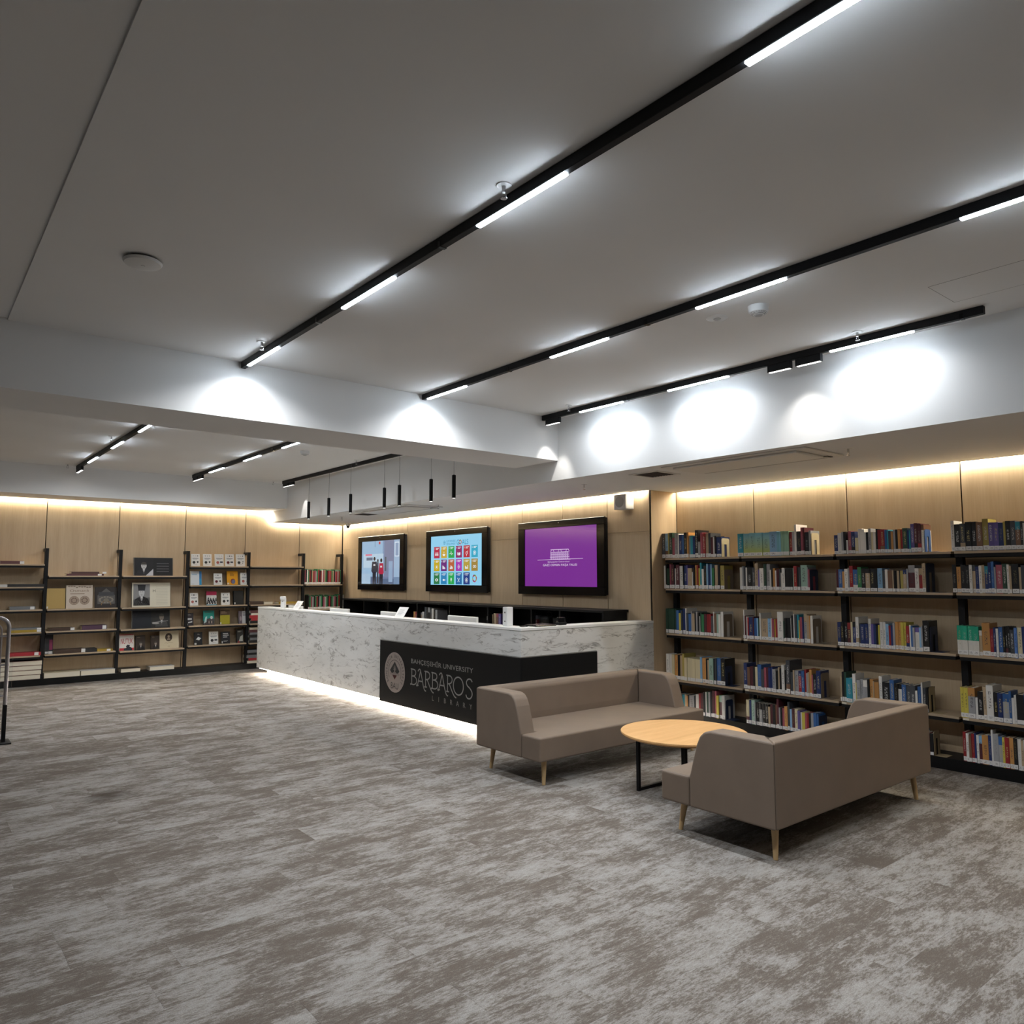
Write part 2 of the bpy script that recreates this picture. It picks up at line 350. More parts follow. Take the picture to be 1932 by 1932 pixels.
def tiles(name, lst):
    g = 0.0003; mb = MB(); ids = []
    for i, (d, x0, y0, x1, y1) in lst:
        mb.box(x0+g, y0+g, -0.008, x1-g, y1-g, 0.0); ids += [float(i)*1.37 + 0.5] * 6
    me = mb.mesh(name, 'carpet'); a = me.attributes.new('tid', 'FLOAT', 'FACE'); a.data.foreach_set('value', ids)
    return link(me, name, fl)
for i, t in enumerate(near): tiles('carpet_tile', [(i, t)])
tag(tiles('carpet_tiles', list(enumerate(rest, 1000))), kind='stuff')
S = dict(kind='structure')
tag(MB().box(0.42, YR, ZC, 7.0, 13.0, ZC + 0.25).box(XL - 0.2, YR, ZC + 0.012, 0.42, 13.0, ZC + 0.4).obj('ceiling', 'plaster_ceiling'), **S)
tag(MB().box(XL - 0.2, 5.31, ZA, XB, 5.967, 3.42).obj('trim_1', 'plaster'), **S)          # cross beam
bk = MB(); bk.box(XB, YR, ZS, 6.645, YJ, ZC); bk.box(XB, YJ, ZS, 6.215, 12.55, ZC)
tag(bk.obj('trim_2', 'plaster'), **S)                                                # dropped bulkhead over desk and books
tag(MB().box(XL - 0.2, YF, ZA, XB, 12.55, 3.4).obj('trim_3', 'plaster'), **S)             # dropped bulkhead over the far shelves
edge = MB(); edge.box(6.637, YR, ZS - 0.004, 6.645, YJ, ZS + 0.03); edge.box(6.207, YJ, ZS - 0.004, 6.215, 12.55, ZS + 0.03)
tag(edge.obj('trim_4', 'alu'), **S)
edge = MB(); edge.box(XL, 12.542, ZA - 0.004, XB, 12.55, ZA + 0.03); edge.box(XB, 12.542, ZS - 0.004, 6.2, 12.55, ZS + 0.03)
tag(edge.obj('trim_5', 'alu'), **S)
tag(MB().box(XL - 0.15, YR, 0, XL, 13.0, 3.3).obj('wall_left_unseen', 'dark_plaster'), **S)  # added closing walls, kept dark so they bounce little light
tag(MB().box(XL, YR - 0.15, 0, 7.0, YR, 3.3).obj('wall_rear_unseen', 'dark_plaster'), **S)
def panelled(name, mb, panels):
    wl = tag(mb.obj(name, 'dark_gap'), **S)
    for (a, b) in panels:
        MB().box(*a, *b).obj('panel', 'oak_panel', wl, bevel=0.0015, seg=1)
    return wl
T = 0.018; G = 0.0055
edges = [YJ] + [4.32, 3.353, 2.395, 1.437, 0.48, -0.48, -1.44, -2.4, YR]
panelled('wall_right', MB().box(XW + T, YR, 0, XW + 0.2, YJ, 3.1), [((XW, edges[i+1] + G, 0.0), (XW + T, edges[i] - G, 2.7)) for i in range(len(edges)-1)])
ys = [YJ + 0.02, 5.95, 6.70, 7.465, 8.13, 8.90, 9.66, 10.32, 11.08, 11.85, 12.58]
pn = []
for i in range(len(ys)-1):
    pn.append(((XT, ys[i] + 0.0045, 0.0), (XT + T, ys[i+1] - 0.0045, 1.995))); pn.append(((XT, ys[i] + 0.0045, 1.997), (XT + T, ys[i+1] - 0.0045, 2.7)))
panelled('wall_side', MB().box(XT + T, YJ + T, 0, XW + 0.2, 12.9, 3.1), pn)
panelled('wall_return', MB().box(XT + 0.002, YJ + 0.002, 0, XW + 0.02, YJ + T, ZS), [((XT, YJ - T + 0.018, 0), (XW - 0.002, YJ + 0.002 + 0.0, ZS))])
xs = [XL, -2.27, -1.31, -0.35, 0.605, 1.605, 2.555, 3.518, 4.48, 5.435, XT]
panelled('wall_far', MB().box(XL, YA + T, 0, 6.9, YA + 0.2, 3.1), [((xs[i] + G, YA, 0), (xs[i+1] - G, YA + T, 2.85)) for i in range(len(xs)-1)])
# ------------------------------------------------------------------ cove lights
def cove(box, label):
    o = MB().box(*box).obj('cove_light', 'led_warm'); return tag(o, label, 'light strip', 'warm cove light strips')
cove((6.655, YR, ZS + 0.004, 6.675, YJ - 0.05, ZS + 0.016), 'warm cove light strip above the right-hand book shelves')
cove((6.225, YJ + 0.06, ZS + 0.004, 6.245, 12.53, ZS + 0.016), 'warm cove light strip above the three wall screens')
cove((XL, 12.562, ZA + 0.004, XB - 0.02, 12.582, ZA + 0.016), 'long warm cove light strip above the far display shelves')
cove((XB + 0.02, 12.562, ZS + 0.004, 6.19, 12.582, ZS + 0.016), 'short warm cove light strip above the far right corner shelves')
cove((XB - 0.012, 12.562, ZS + 0.02, XB - 0.002, 12.582, ZA), 'short upright warm light strip at the step of the far bulkhead')
# ------------------------------------------------------------------ ceiling tracks
def spot(parent, loc, aim, power, ang, blend, col=(1, 0.96, 0.9), r=0.02):
    l = bpy.data.lights.new('spot', 'SPOT'); l.energy = power; l.spot_size = ang; l.spot_blend = blend; l.color = col; l.shadow_soft_size = r
    o = bpy.data.objects.new('lamp', l); COL.objects.link(o); o.parent = parent
    o.location = loc; o.rotation_euler = (Vector(aim) - Vector(loc)).to_track_quat('-Z', 'Y').to_euler(); return o
def strip_lamp(parent, x, a, b, k=1.0, spread=122):
    """the lensed light of one LED strip: a long thin area lamp just under its diffuser"""
    l = bpy.data.lights.new('strip', 'AREA'); l.shape = 'RECTANGLE'; l.size = 0.022; l.size_y = b - a - 0.01
    l.energy = S_TRACK * k * (b - a); l.spread = math.radians(150 if x > 4 else spread); l.color = (0.95, 0.98, 1.0)
    o = bpy.data.objects.new('lamp', l); COL.objects.link(o); o.parent = parent; o.location = (x, (a + b) / 2, ZC - 0.0565)
def track(x, y0, y1, strips, heads, label, joints=()):
    t = MB().box(x - 0.0165, y0, ZC - 0.048, x + 0.0165, y1, ZC - 0.0005).obj('track_light', 'black_metal', bevel=0.002, seg=1)
    tag(t, label, 'track light', 'ceiling light tracks')
    for a, b in strips:
        MB().box(x - 0.0125, a, ZC - 0.055, x + 0.0125, b, ZC - 0.047).obj('diffuser', 'led_cool', t, bevel=0.002, seg=1); strip_lamp(t, x, a, b, 0.40 if x > 4 else 1.25 if a > 6 else 1.0, 144 if a < 6 else 165)
    for a, b in heads:
        h = MB().box(x - 0.016, a, ZC - 0.100, x + 0.016, b, ZC - 0.049).obj('spot_head', 'black_metal', t, bevel=0.002, seg=1)
        n = max(3, int((b - a) / 0.035))
        MB().box(x - 0.012, a + 0.01, ZC - 0.1015, x + 0.012, b - 0.01, ZC - 0.1005).obj('lens', 'led_spot', h)
    for j in joints: MB().box(x - 0.018, j - 0.010, ZC - 0.050, x + 0.018, j + 0.010, ZC - 0.02).obj('joint_cover', 'black_gloss', t)
    return t
track(1.833, -3.4, 5.305, [(4.655, 5.19), (3.175, 3.735), (1.93, 2.475), (0.60, 1.165)], [], 'long black ceiling track with white strips, leftmost before the beam', (2.75, 4.05))
track(3.360, -3.4, 5.305, [(4.69, 5.235), (3.17, 3.70), (1.95, 2.495), (0.60, 1.15)], [], 'long black ceiling track with white strips, middle one before the beam', (2.85, 4.15))
t3 = track(4.705, 1.515, 5.30, [(4.275, 4.79), (3.22, 3.785), (1.90, 2.43)], [(5.06, 5.25), (2.71, 2.888), (2.49, 2.675)], 'black ceiling track with three white strips running along the lit white bulkhead', (4.22, 1.63))
spot(t3, (4.705, 5.15, ZC - 0.105), (4.80, 5.285, 2.40), S_SPOT * 0.35, math.radians(58), 0.6)
spot(t3, (4.705, 2.66, ZC - 0.105), (4.90, 2.74, 2.30), S_SPOT * 0.3, math.radians(85), 1.0)
track(1.833, 5.97, 11.80, [(7.79, 8.32), (9.05, 9.60), (10.44, 11.0)], [(11.42, 11.78)], 'black ceiling track with three white strips, left one behind the beam', ())
track(3.360, 5.97, 11.75, [(7.83, 8.33), (9.02, 9.575), (10.37, 10.96)], [(11.28, 11.48), (11.5, 11.72)], 'black ceiling track with three white strips, middle one behind the beam', (8.6,))
t6 = track(4.705, 5.97, 11.60, [], [(11.17, 11.36), (11.38, 11.58)], 'black ceiling track without strips above the row of pendant lamps', (9.2,))
spot(t6, (4.705, 11.2, ZC - 0.105), (4.907, 11.15, 2.42), S_SPOT * 0.22, math.radians(46), 0.35)
# pendants over the desk
pend = None
ORD = ['first', 'second', 'third', 'fourth', 'fifth', 'sixth', 'seventh']
for i, yy in enumerate([10.60, 9.92, 9.25, 8.33, 7.96, 7.25, 6.79]):
    if pend is None:
        pend = empty('pendant_lamp', (4.705, yy, 2.369)); o = pend
        b = MB().lathe([(0.0205, 0.004), (0.0215, 0.0), (0.0215, 0.256), (0.008, 0.262)]).obj('cylinder_shade', 'black_metal', o)
        MB().cyl((0, 0, 0.26), (0, 0, ZC - 0.051 - 2.369), 0.0016, n=6).obj('cord', 'black_metal', o)
        MB().cyl((0, 0, 0.001), (0, 0, 0.0038), 0.017).obj('lens', 'led_spot', o)
        spot(o, (0, 0, -0.004), (0, 0, -1), S_PEND, math.radians(75), 0.6)
    else:
        o = copy_tree(pend); o.location = (4.705, yy, 2.369)
    tag(o, 'thin black cylinder pendant lamp over the marble desk, %s from the left' % ORD[i] if i < 6 else 'thin black cylinder pendant lamp over the marble desk, rightmost of the seven', 'pendant lamp', 'row of pendant lamps')
# ------------------------------------------------------------------ ceiling fittings
def sprinkler(x, y, z, label):
    o = MB().lathe([(0.03, -0.004), (0.032, 0.0)], n=20).obj('sprinkler', 'white_plastic', loc=(x, y, z - 0.0))
    tag(o, label, 'sprinkler', 'ceiling sprinkler heads')
    MB().cyl((0, 0, -0.004), (0, 0, -0.03), 0.008, n=10).obj('stem', 'chrome', o)
    f = MB(); f.tube([(-0.009, 0, -0.028), (-0.012, 0, -0.04), (-0.004, 0, -0.052)], 0.002, 6); f.tube([(0.009, 0, -0.028), (0.012, 0, -0.04), (0.004, 0, -0.052)], 0.002, 6); f.obj('frame', 'chrome', o)
    MB().lathe([(0.013, -0.055), (0.014, -0.053)], n=12).obj('deflector', 'chrome', o)
for a in [(1.765, 2.215, ZC, 'white ceiling sprinkler beside the second strip of the long left track'), (1.762, 4.76, ZC, 'white ceiling sprinkler beside the far end of the long left track'),
          (4.60, 2.195, ZC, 'white ceiling sprinkler near the right end of the bulkhead track'), (4.58, 4.81, ZC, 'white ceiling sprinkler near the far end of the bulkhead track'),
          (4.60, 8.90, ZC, 'small ceiling sprinkler behind the beam above the pendant lamps'), (4.60, 11.75, ZC, 'small ceiling sprinkler by the far bulkhead corner'),
          (1.72, 9.06, ZC, 'small ceiling sprinkler beside the left track behind the beam'), (1.70, 11.7, ZC, 'small ceiling sprinkler by the far bulkhead at the left'),
          (5.33, 2.645, ZS, 'small sprinkler under the right bulkhead near the air conditioner'), (5.34, 5.39, ZS, 'small sprinkler under the bulkhead above the right screen'),
          (5.30, 10.70, ZS, 'small sprinkler under the bulkhead near the security camera'), (5.37, 8.10, ZS, 'small sprinkler under the bulkhead above the middle screen')]: sprinkler(*a)
def detector(x, y, label):
    o = MB().lathe([(0.030, -0.052), (0.052, -0.036), (0.056, -0.016), (0.058, 0.0)], n=24).obj('smoke_detector', 'white_plastic', loc=(x, y, ZC), smooth=True)
    tag(o, label, 'smoke detector', 'ceiling smoke detectors')
    g = MB()
    for k in range(3): g.lathe([(0.0345 + 0.006*k, -0.0495 + 0.0045*k), (0.036 + 0.006*k, -0.0475 + 0.0045*k)], n=20)
    g.obj('sensor_slots', 'vent_dark', o)
    MB().cyl((0, 0, -0.056), (0, 0, -0.051), 0.02, 0.024, 14).obj('sensor_tip', 'grey_plastic', o)
detector(3.72, 2.335, 'white ceiling smoke detector beside the middle track in front of the beam')
detector(3.77, 8.64, 'white ceiling smoke detector behind the beam, right of the middle track')
o = tag(MB().lathe([(0.05, -0.006), (0.062, -0.002), (0.063, 0.0)], n=24).obj('ceiling_speaker', 'white_plastic', loc=(3.70, 2.60, ZC)), 'flat round white ceiling disc left of the smoke detector', 'ceiling speaker')
MB().lathe([(0.02, -0.009), (0.024, -0.005)], n=16).obj('centre_cap', 'grey_plastic', o)
o = tag(MB().lathe([(0.05, -0.034), (0.082, -0.026), (0.088, -0.016), (0.086, -0.012)], n=32).obj('access_point', 'white_plastic', loc=(0.834, 3.862, ZC), smooth=True), 'round white wireless access point on the ceiling at the left', 'access point')
MB().lathe([(0.07, -0.012), (0.07, 0.0)], n=24).obj('mount_ring', 'vent_dark', o)
pp = Print((0, 0, -0.034), (1, 0, 0), (0, -1, 0)); pp.ring(0, 0.002, 0.007, 0.010, (0.1, 0.1, 0.1), a0=0.2, a1=2.9, n=8); pp.obj('logo_mark', 'print', o)
o = tag(MB().lathe([(0.05, -0.012), (0.052, 0.0)], n=24).obj('dome_camera', 'white_plastic', loc=(6.03, 11.93, ZS)), 'white security camera with dark dome under the bulkhead corner', 'camera')
MB().lathe([(0.03, -0.05), (0.045, -0.035), (0.047, -0.012)], n=24).obj('camera_body', 'white_plastic', o)
MB().lathe([(0.008, -0.085), (0.026, -0.072), (0.032, -0.05)], n=20).obj('dome', 'black_gloss', o, smooth=True)
hp = tag(MB().box(4.17, 0.95, ZC - 0.0005, 4.52, 1.60, ZC + 0.01).obj('access_hatch', 'plaster_ceiling'), 'flush square access hatch in the ceiling at the right', 'hatch')
g = MB()
for bx in ((4.168, 0.948, 4.17, 1.602), (4.52, 0.948, 4.522, 1.602), (4.17, 1.60, 4.52, 1.602), (4.17, 0.948, 4.52, 0.95)): g.box(bx[0], bx[1], ZC - 0.0006, bx[2], bx[3], ZC + 0.01)
g.obj('gap', 'vent_dark', hp)
def cassette(y0, y1, label):
    z = ZS
    o = MB().prism([(4.98, z), (5.02, z - 0.03), (5.56, z - 0.03), (5.60, z)], 1, -y1, -y0).mesh('x', 'white_plastic')
    bpy.data.meshes.remove(o)
    mb = MB(); mb.box(5.00, y0, z - 0.012, 5.58, y1, z)
    o = tag(mb.obj('air_conditioner', 'white_plastic', bevel=0.006), label, 'air conditioner', 'ceiling air conditioners')
    MB().box(5.05, y0 + 0.09, z - 0.030, 5.44, y1 - 0.09, z - 0.012).obj('front_panel', 'white_plastic', o, bevel=0.008)
    MB().box(5.46, y0 + 0.07, z - 0.016, 5.54, y1 - 0.07, z - 0.0115).obj('outlet_slot', 'vent_dark', o)
    lv = MB().box(5.465, y0 + 0.08, z - 0.020, 5.53, y1 - 0.08, z - 0.0165).obj('louvre', 'grey_plastic', o)
    return o
cassette(2.80, 4.12, 'long white cassette air conditioner under the bulkhead above the book shelves')
cassette(8.30, 9.70, 'long white cassette air conditioner under the bulkhead above the desk')
def vent(x0, y0, x1, y1, label):
    z = ZS; o = empty('ceiling_vent', ((x0+x1)/2, (y0+y1)/2, z), label=label, cat='vent', group='square ceiling vents')
    hx, hy = (x1-x0)/2, (y1-y0)/2
    f = MB(); f.box(-hx, -hy, -0.008, hx, -hy+0.025, 0.002); f.box(-hx, hy-0.025, -0.008, hx, hy, 0.002); f.box(-hx, -hy+0.025, -0.008, -hx+0.025, hy-0.025, 0.002); f.box(hx-0.025, -hy+0.025, -0.008, hx, hy-0.025, 0.002)
    f.obj('frame', 'white_plastic', o)
    g = MB()
    for k in range(9): yy = -hy + 0.035 + k * (2*hy - 0.07) / 8; g.box(-hx+0.025, yy - 0.006, -0.005, hx-0.025, yy + 0.006, -0.002)
    g.obj('grille', 'vent_dark', o); MB().box(-hx+0.02, -hy+0.02, -0.002, hx-0.02, hy-0.02, -0.0005).obj('duct', 'vent_dark', o)
vent(5.13, 4.27, 5.46, 4.60, 'square brown ceiling vent beside the air conditioner over the books')
vent(5.18, 9.80, 5.50, 10.20, 'square dark ceiling vent beside the air conditioner over the desk')
o = tag(MB().box(6.12, 5.54, 2.245, XT - 0.001, 5.715, 2.41).obj('wall_speaker', 'white_plastic', bevel=0.008), 'white box loudspeaker on the oak wall right of the screens', 'speaker')
MB().cyl((6.1175, 5.628, 2.327), (6.121, 5.628, 2.327), 0.062, n=28).obj('grille', 'grey_plastic', o)
# ------------------------------------------------------------------ reception desk
desk = empty('reception_desk', (4.42, 5.29, 0), label='long white marble reception desk with black sign panel and lit base', cat='desk')
def dp(mb, name, m, **k):
    o = mb.obj(name, m, desk, **k); o.location = (-4.42, -5.29, 0); return o
DX, DY, DE = 4.42, 5.29, 11.77
front = dp(MB().box(DX, DY, 0.09, DX + 0.03, DE, 1.005), 'front_panel', 'marble', bevel=0.002, seg=1)
dp(MB().box(DX + 0.03, DY, 0.09, XT - 0.001, DY + 0.03, 1.005), 'side_panel', 'marble', bevel=0.002, seg=1)
dp(MB().box(DX + 0.03, DE - 0.03, 0.09, 5.15, DE, 1.005), 'end_panel', 'marble', bevel=0.002, seg=1)
dp(MB().prism([(DX-0.004, DY-0.004), (XT-0.001, DY-0.004), (XT-0.001, DY+0.20), (DX+0.19, DY+0.20), (DX+0.19, DE+0.004), (DX-0.004, DE+0.004)], 2, 1.008, 1.035), 'countertop', 'counter_white', bevel=0.003)
dp(MB().box(DX + 0.004, DY + 0.004, 1.004, DX + 0.18, DE - 0.004, 1.009).box(DX + 0.18, DY + 0.004, 1.004, XT - 0.002, DY + 0.19, 1.009), 'shadow_strip', 'alu')
dp(MB().box(DX + 0.03, DY + 0.62, 0.70, DX + 0.80, DE - 0.03, 0.735).box(DX + 0.03, DY + 0.03, 0.70, XT - 0.002, DY + 0.62, 0.735), 'worktop', 'counter_white', bevel=0.003)
dp(MB().box(DX + 0.16, DY + 0.16, 0, DX + 0.20, DE - 0.03, 0.70).box(DX + 0.20, DY + 0.16, 0, XT - 0.002, DY + 0.20, 0.70), 'toe_kick', 'white_plastic')
dp(MB().box(DX + 0.035, DY + 0.12, 0.078, DX + 0.06, DE - 0.04, 0.088).box(DX + 0.10, DY + 0.035, 0.078, XT - 0.02, DY + 0.06, 0.088), 'light_strip', 'led_desk')
sp_ = dp(MB().box(DX - 0.025, DY - 0.02, 0.074, DX - 0.001, 7.83, 0.768).box(DX - 0.001, DY - 0.02, 0.074, 5.385, DY - 0.001, 0.768), 'sign_panel', 'black_laminate', bevel=0.002, seg=1)
dp(MB().box(DX - 0.022, DY - 0.015, 0.768, DX - 0.001, 7.83, 0.776).box(DX - 0.001, DY - 0.015, 0.768, 5.385, DY - 0.001, 0.776), 'panel_trim', 'alu')
PX = DX - 0.025
GR = (0.25, 0.244, 0.235); DK = (0.02, 0.02, 0.02)
def sign(name): return Print((PX, 0, 0), (0, -1, 0), (0, 0, 1), base=0.003)
def place(pr, name, m='print'):
    o = pr.obj(name, m, desk); o.location = (-4.42, -5.29, 0); return o
# emblem
e = sign('emblem'); cu, cv, cr = -7.484, 0.428, 0.224
e.disc(cu, cv, cr, cr, (0.25, 0.21, 0.19), 0, 48); e.ring(cu, cv, cr * 0.955, cr, (0.26, 0.22, 0.205), 1, 48)
e.ring(cu, cv, cr * 0.60, cr * 0.625, DK, 1, 30, -0.5, PI + 0.5)
s_ = 'BAHÇEŞEHİR ÜNİVERSİTESİ'
for i, ch in enumerate(s_):
    a = PI + 0.62 - i * (PI + 1.24) / (len(s_) - 1)
    e.text(ch, cu + cr * 0.74 * math.cos(a), cv + cr * 0.74 * math.sin(a), cr * 0.15, DK, 1, 'CENTER', rot=a - PI/2)
dw, dh, dc = cr * 0.46, cr * 0.46, cv + cr * 0.08
e.poly([(cu - dw, dc), (cu, dc - dh * 0.85), (cu + dw, dc), (cu, dc + dh)], DK, 1)
for k in range(7):
    a = PI / 2 + (k - 3) * 0.24; L = dh * (0.86 - 0.10 * abs(k - 3))
    e.line([(cu + 0.10 * dw * (k-3), dc - dh * 0.25), (cu + L * math.cos(a) * 0.8, dc - dh * 0.25 + L * math.sin(a))], cr * 0.022, (0.22, 0.185, 0.17), 2)
e.line([(cu - dw, dc - dh * 0.36), (cu + dw, dc - dh * 0.36)], cr * 0.10, (0.20, 0.165, 0.15), 2)
e.poly([(cu - dw * 0.48, dc - dh * 0.47), (cu, dc - dh * 0.95), (cu + dw * 0.48, dc - dh * 0.47)], (0.05, 0.01, 0.009), 3)
e.text('BAU', cu, cv - cr * 0.82, cr * 0.32, DK, 1, 'CENTER', width=cr * 0.72)
place(e, 'emblem')['label'] = 'round bronze emblem with fan and letters BAU'
t = sign('t'); t.text('BAHÇEŞEHİR UNIVERSITY', -7.141, 0.563, 0.050, GR, width=1.145); place(t, 'lettering')['label'] = 'grey metal letters BAHÇEŞEHİR UNIVERSITY'
# the large name in thin drawn letters with long tails
STK = {
 'B': [[(.06,-.06),(.02,.02),(.10,-.02)], [(.14,.0),(.14,1.0)], [(.04,1.0),(.14,1.0),(.42,.97),(.52,.82),(.46,.64),(.28,.55),(.16,.54)], [(.28,.55),(.50,.48),(.60,.30),(.54,.10),(.36,.0),(.10,.0)]],
 'A': [[(-.02,0),(.06,.0),(.34,.98)], [(.10,.92),(.20,1.05),(.34,.98),(.58,.10),(.72,-.22),(.84,-.26)], [(.14,.30),(.50,.30)], [(-.05,0),(.16,0)]],
 'R': [[(.14,0),(.14,1.0)], [(.04,1.0),(.14,1.0),(.40,.97),(.52,.80),(.46,.60),(.30,.50),(.14,.48)], [(.28,.50),(.50,.10),(.70,-.20),(.86,-.28)], [(.04,0),(.26,0)]],
 'O': [[(.40+.40*math.cos(a*PI/12), .46+.54*math.sin(a*PI/12)) for a in range(25)]],
 'S': [[(.56,.86),(.44,1.0),(.24,.98),(.12,.80),(.18,.60),(.38,.46),(.54,.26),(.54,.02),(.38,-.16),(.18,-.14),(.08,.04)]],
}
ADV = {'B': .62, 'A': .66, 'R': .62, 'O': .92, 'S': .60}
def smooth(p):
    if len(p) < 3: return p
    o = []
    for i in range(len(p) - 1):
        a, b, c, d = p[max(i-1,0)], p[i], p[i+1], p[min(i+2, len(p)-1)]
        for k in range(4):
            q = k / 4
            o.append(tuple(0.5*((2*b[j]) + (-a[j]+c[j])*q + (2*a[j]-5*b[j]+4*c[j]-d[j])*q*q + (-a[j]+3*b[j]-3*c[j]+d[j])*q**3) for j in range(len(b))))
    return o + [p[-1]]
wtot = sum(ADV[c] for c in 'BARBAROS'); k = 1.155 / wtot; u = -7.15
for ch in 'BARBAROS':
    L = sign('l')
    for st in STK[ch]: L.line([(u + a * k, 0.338 + b * 0.162) for a, b in smooth(st)], 0.0135, GR)
    o = place(L, 'letter'); u += ADV[ch] * k
t = sign('t')
for i, ch in enumerate('LIBRARY'): t.text(ch, -6.70 + i * 0.1125, 0.213, 0.052, (0.19, 0.183, 0.178), align='CENTER')
place(t, 'lettering')['label'] = 'widely spaced grey letters LIBRARY'
# things on the counter
def dispenser(x, y, rz, label):
    o = empty('hand_dispenser', (x, y, 1.035), rz, label=label, cat='dispenser')
    MB().prism([(-0.035, -0.028), (0.035, -0.028), (0.035, 0.028), (-0.035, 0.028)], 2, 0, 0.155).obj('body', 'white_plastic', o, bevel=0.012, seg=3)
    MB().box(-0.032, -0.055, 0.125, 0.032, 0.026, 0.175).obj('nozzle_head', 'white_plastic', o, bevel=0.012, seg=3)
    MB().cyl((0, -0.0285, 0.10), (0, -0.0275, 0.10), 0.006, n=10).obj('sensor_dot', 'black_gloss', o)
dispenser(4.515, 11.0, -0.9, 'white automatic hand dispenser at the far left end of the desk')
o = tag(MB().box(-0.038, -0.034, 0, 0.038, 0.034, 0.18).obj('white_box', 'white_plastic', loc=(4.53, 5.62, 1.035), bevel=0.007), 'upright white device on the counter corner beside the black tray', 'device')
MB().box(-0.039, -0.008, 0.12, -0.0375, 0.004, 0.135).box(-0.039, -0.008, 0.04, -0.0375, 0.004, 0.05).obj('label_mark', 'black_gloss', o)
def holder(y, label):
    o = empty('sign_holder', (4.515, y, 1.035), label=label, cat='sign holder', group='tilted white sign holders')
    a = MB().prism([(-0.045, 0.0), (-0.040, 0.0), (0.028, 0.118), (0.023, 0.118)], 1, -0.09, 0.09)
    b = MB(); b.add([(-0.045, -0.1, 0.0), (-0.041, -0.1, 0.0), (0.036, -0.1, 0.118), (0.032, -0.1, 0.118), (-0.045, 0.1, 0.0), (-0.041, 0.1, 0.0), (0.036, 0.1, 0.118), (0.032, 0.1, 0.118)], [(0,1,2,3), (7,6,5,4), (0,4,5,1), (1,5,6,2), (2,6,7,3), (3,7,4,0)])
    b.obj('card', 'white_plastic', o)
    MB().box(-0.045, -0.1, 0, 0.05, 0.1, 0.003).obj('foot', 'white_plastic', o)
    U = Vector((0, -1, 0)); V = Vector((0.077, 0, 0.118)).normalized()
    pr = Print(Vector((-0.045, 0, 0)), U, V)
    for q in range(5): pr.rect(-0.06, 0.035 + q*0.016, 0.03 + 0.012*(q % 3), 0.040 + q*0.016, (0.35, 0.35, 0.36))
    pr.obj('card_print', 'print', o)
holder(10.45, 'tilted white sign holder near the far end of the marble counter'); holder(7.55, 'tilted white sign holder in the middle of the marble counter')
for i, (a, b, zt) in enumerate([(10.83, 11.33, 1.062), (9.32, 9.87, 1.067), (7.92, 8.43, 1.070), (6.40, 6.93, 1.078)]):
    yc = (a + b) / 2; hw = (b - a) / 2
    o = empty('monitor', (4.74, yc, 0.735), label='white monitor back showing above the counter, %s from the left' % ORD[i], cat='monitor', group='white monitors behind the counter')
    h = zt - 0.735
    MB().box(-0.012, -hw, 0.07, 0.022, hw, h).obj('back_shell', 'white_plastic', o, bevel=0.006)
    MB().box(0.022, -hw + 0.012, 0.085, 0.024, hw - 0.012, h - 0.012).obj('screen', 'black_gloss', o)
    MB().box(-0.02, -0.04, 0.012, -0.012, 0.04, 0.2).obj('stand_neck', 'white_plastic', o); MB().box(-0.07, -0.11, 0, 0.09, 0.11, 0.012).obj('stand_foot', 'white_plastic', o, bevel=0.003)
o = tag(MB().box(-0.13, -0.085, 0, 0.13, 0.085, 0.012).obj('tablet_tray', 'black_gloss', loc=(4.76, 5.41, 1.035), bevel=0.004), 'flat black tablet tray on the counter at the front corner', 'tray')
MB().box(-0.12, -0.075, 0.012, 0.12, 0.075, 0.016).obj('screen', 'black_laminate', o)
c = MB().tube(smooth([(-0.12, -0.02, 0.018), (-0.20, -0.04, 0.006), (-0.235, 0.0, 0.004), (-0.20, 0.06, 0.004), (-0.05, 0.095, 0.004), (0.12, 0.10, 0.02)]), 0.003, 6); c.obj('cable', 'black_metal', o)
o = empty('scanner', (5.02, 5.40, 1.035), label='small black scanner block beside the tablet tray on the counter', cat='scanner')
MB().prism([(-0.05, -0.03), (0.05, -0.03), (0.05, 0.03), (-0.05, 0.03)], 2, 0, 0.03).obj('base', 'black_laminate', o, bevel=0.008)
MB().box(-0.045, -0.012, 0.03, 0.045, 0.02, 0.075).obj('head', 'black_gloss', o, bevel=0.006)
# ------------------------------------------------------------------ cube shelf behind the desk
cs = empty('low_bookcase', (5.87, 5.65, 0), label='long low black bookcase under the wall screens behind the desk', cat='bookcase')
def cp(mb, name, m='black_laminate', **k):
    o = mb.obj(name, m, cs, **k); o.location = (-5.87, -5.65, 0); return o
cp(MB().box(5.86, 5.64, 1.115, XT - 0.003, 11.75, 1.14), 'top'); cp(MB().box(5.88, 5.65, 0, XT - 0.003, 11.74, 0.08), 'plinth')
cp(MB().box(XT - 0.02, 5.67, 0.08, XT - 0.003, 11.74, 1.115), 'back')
for yy in (5.65, 6.33, 6.83, 7.68, 8.55, 9.38, 10.22, 11.0, 11.715): cp(MB().box(5.87, yy - 0.0, 0.08, XT - 0.02, yy + 0.022, 1.115), 'divider')
cp(MB().box(5.875, 5.672, 0.50, XT - 0.02, 11.71, 0.52), 'shelf'); cp(MB().box(5.875, 5.672, 0.80, XT - 0.02, 11.71, 0.82), 'shelf')
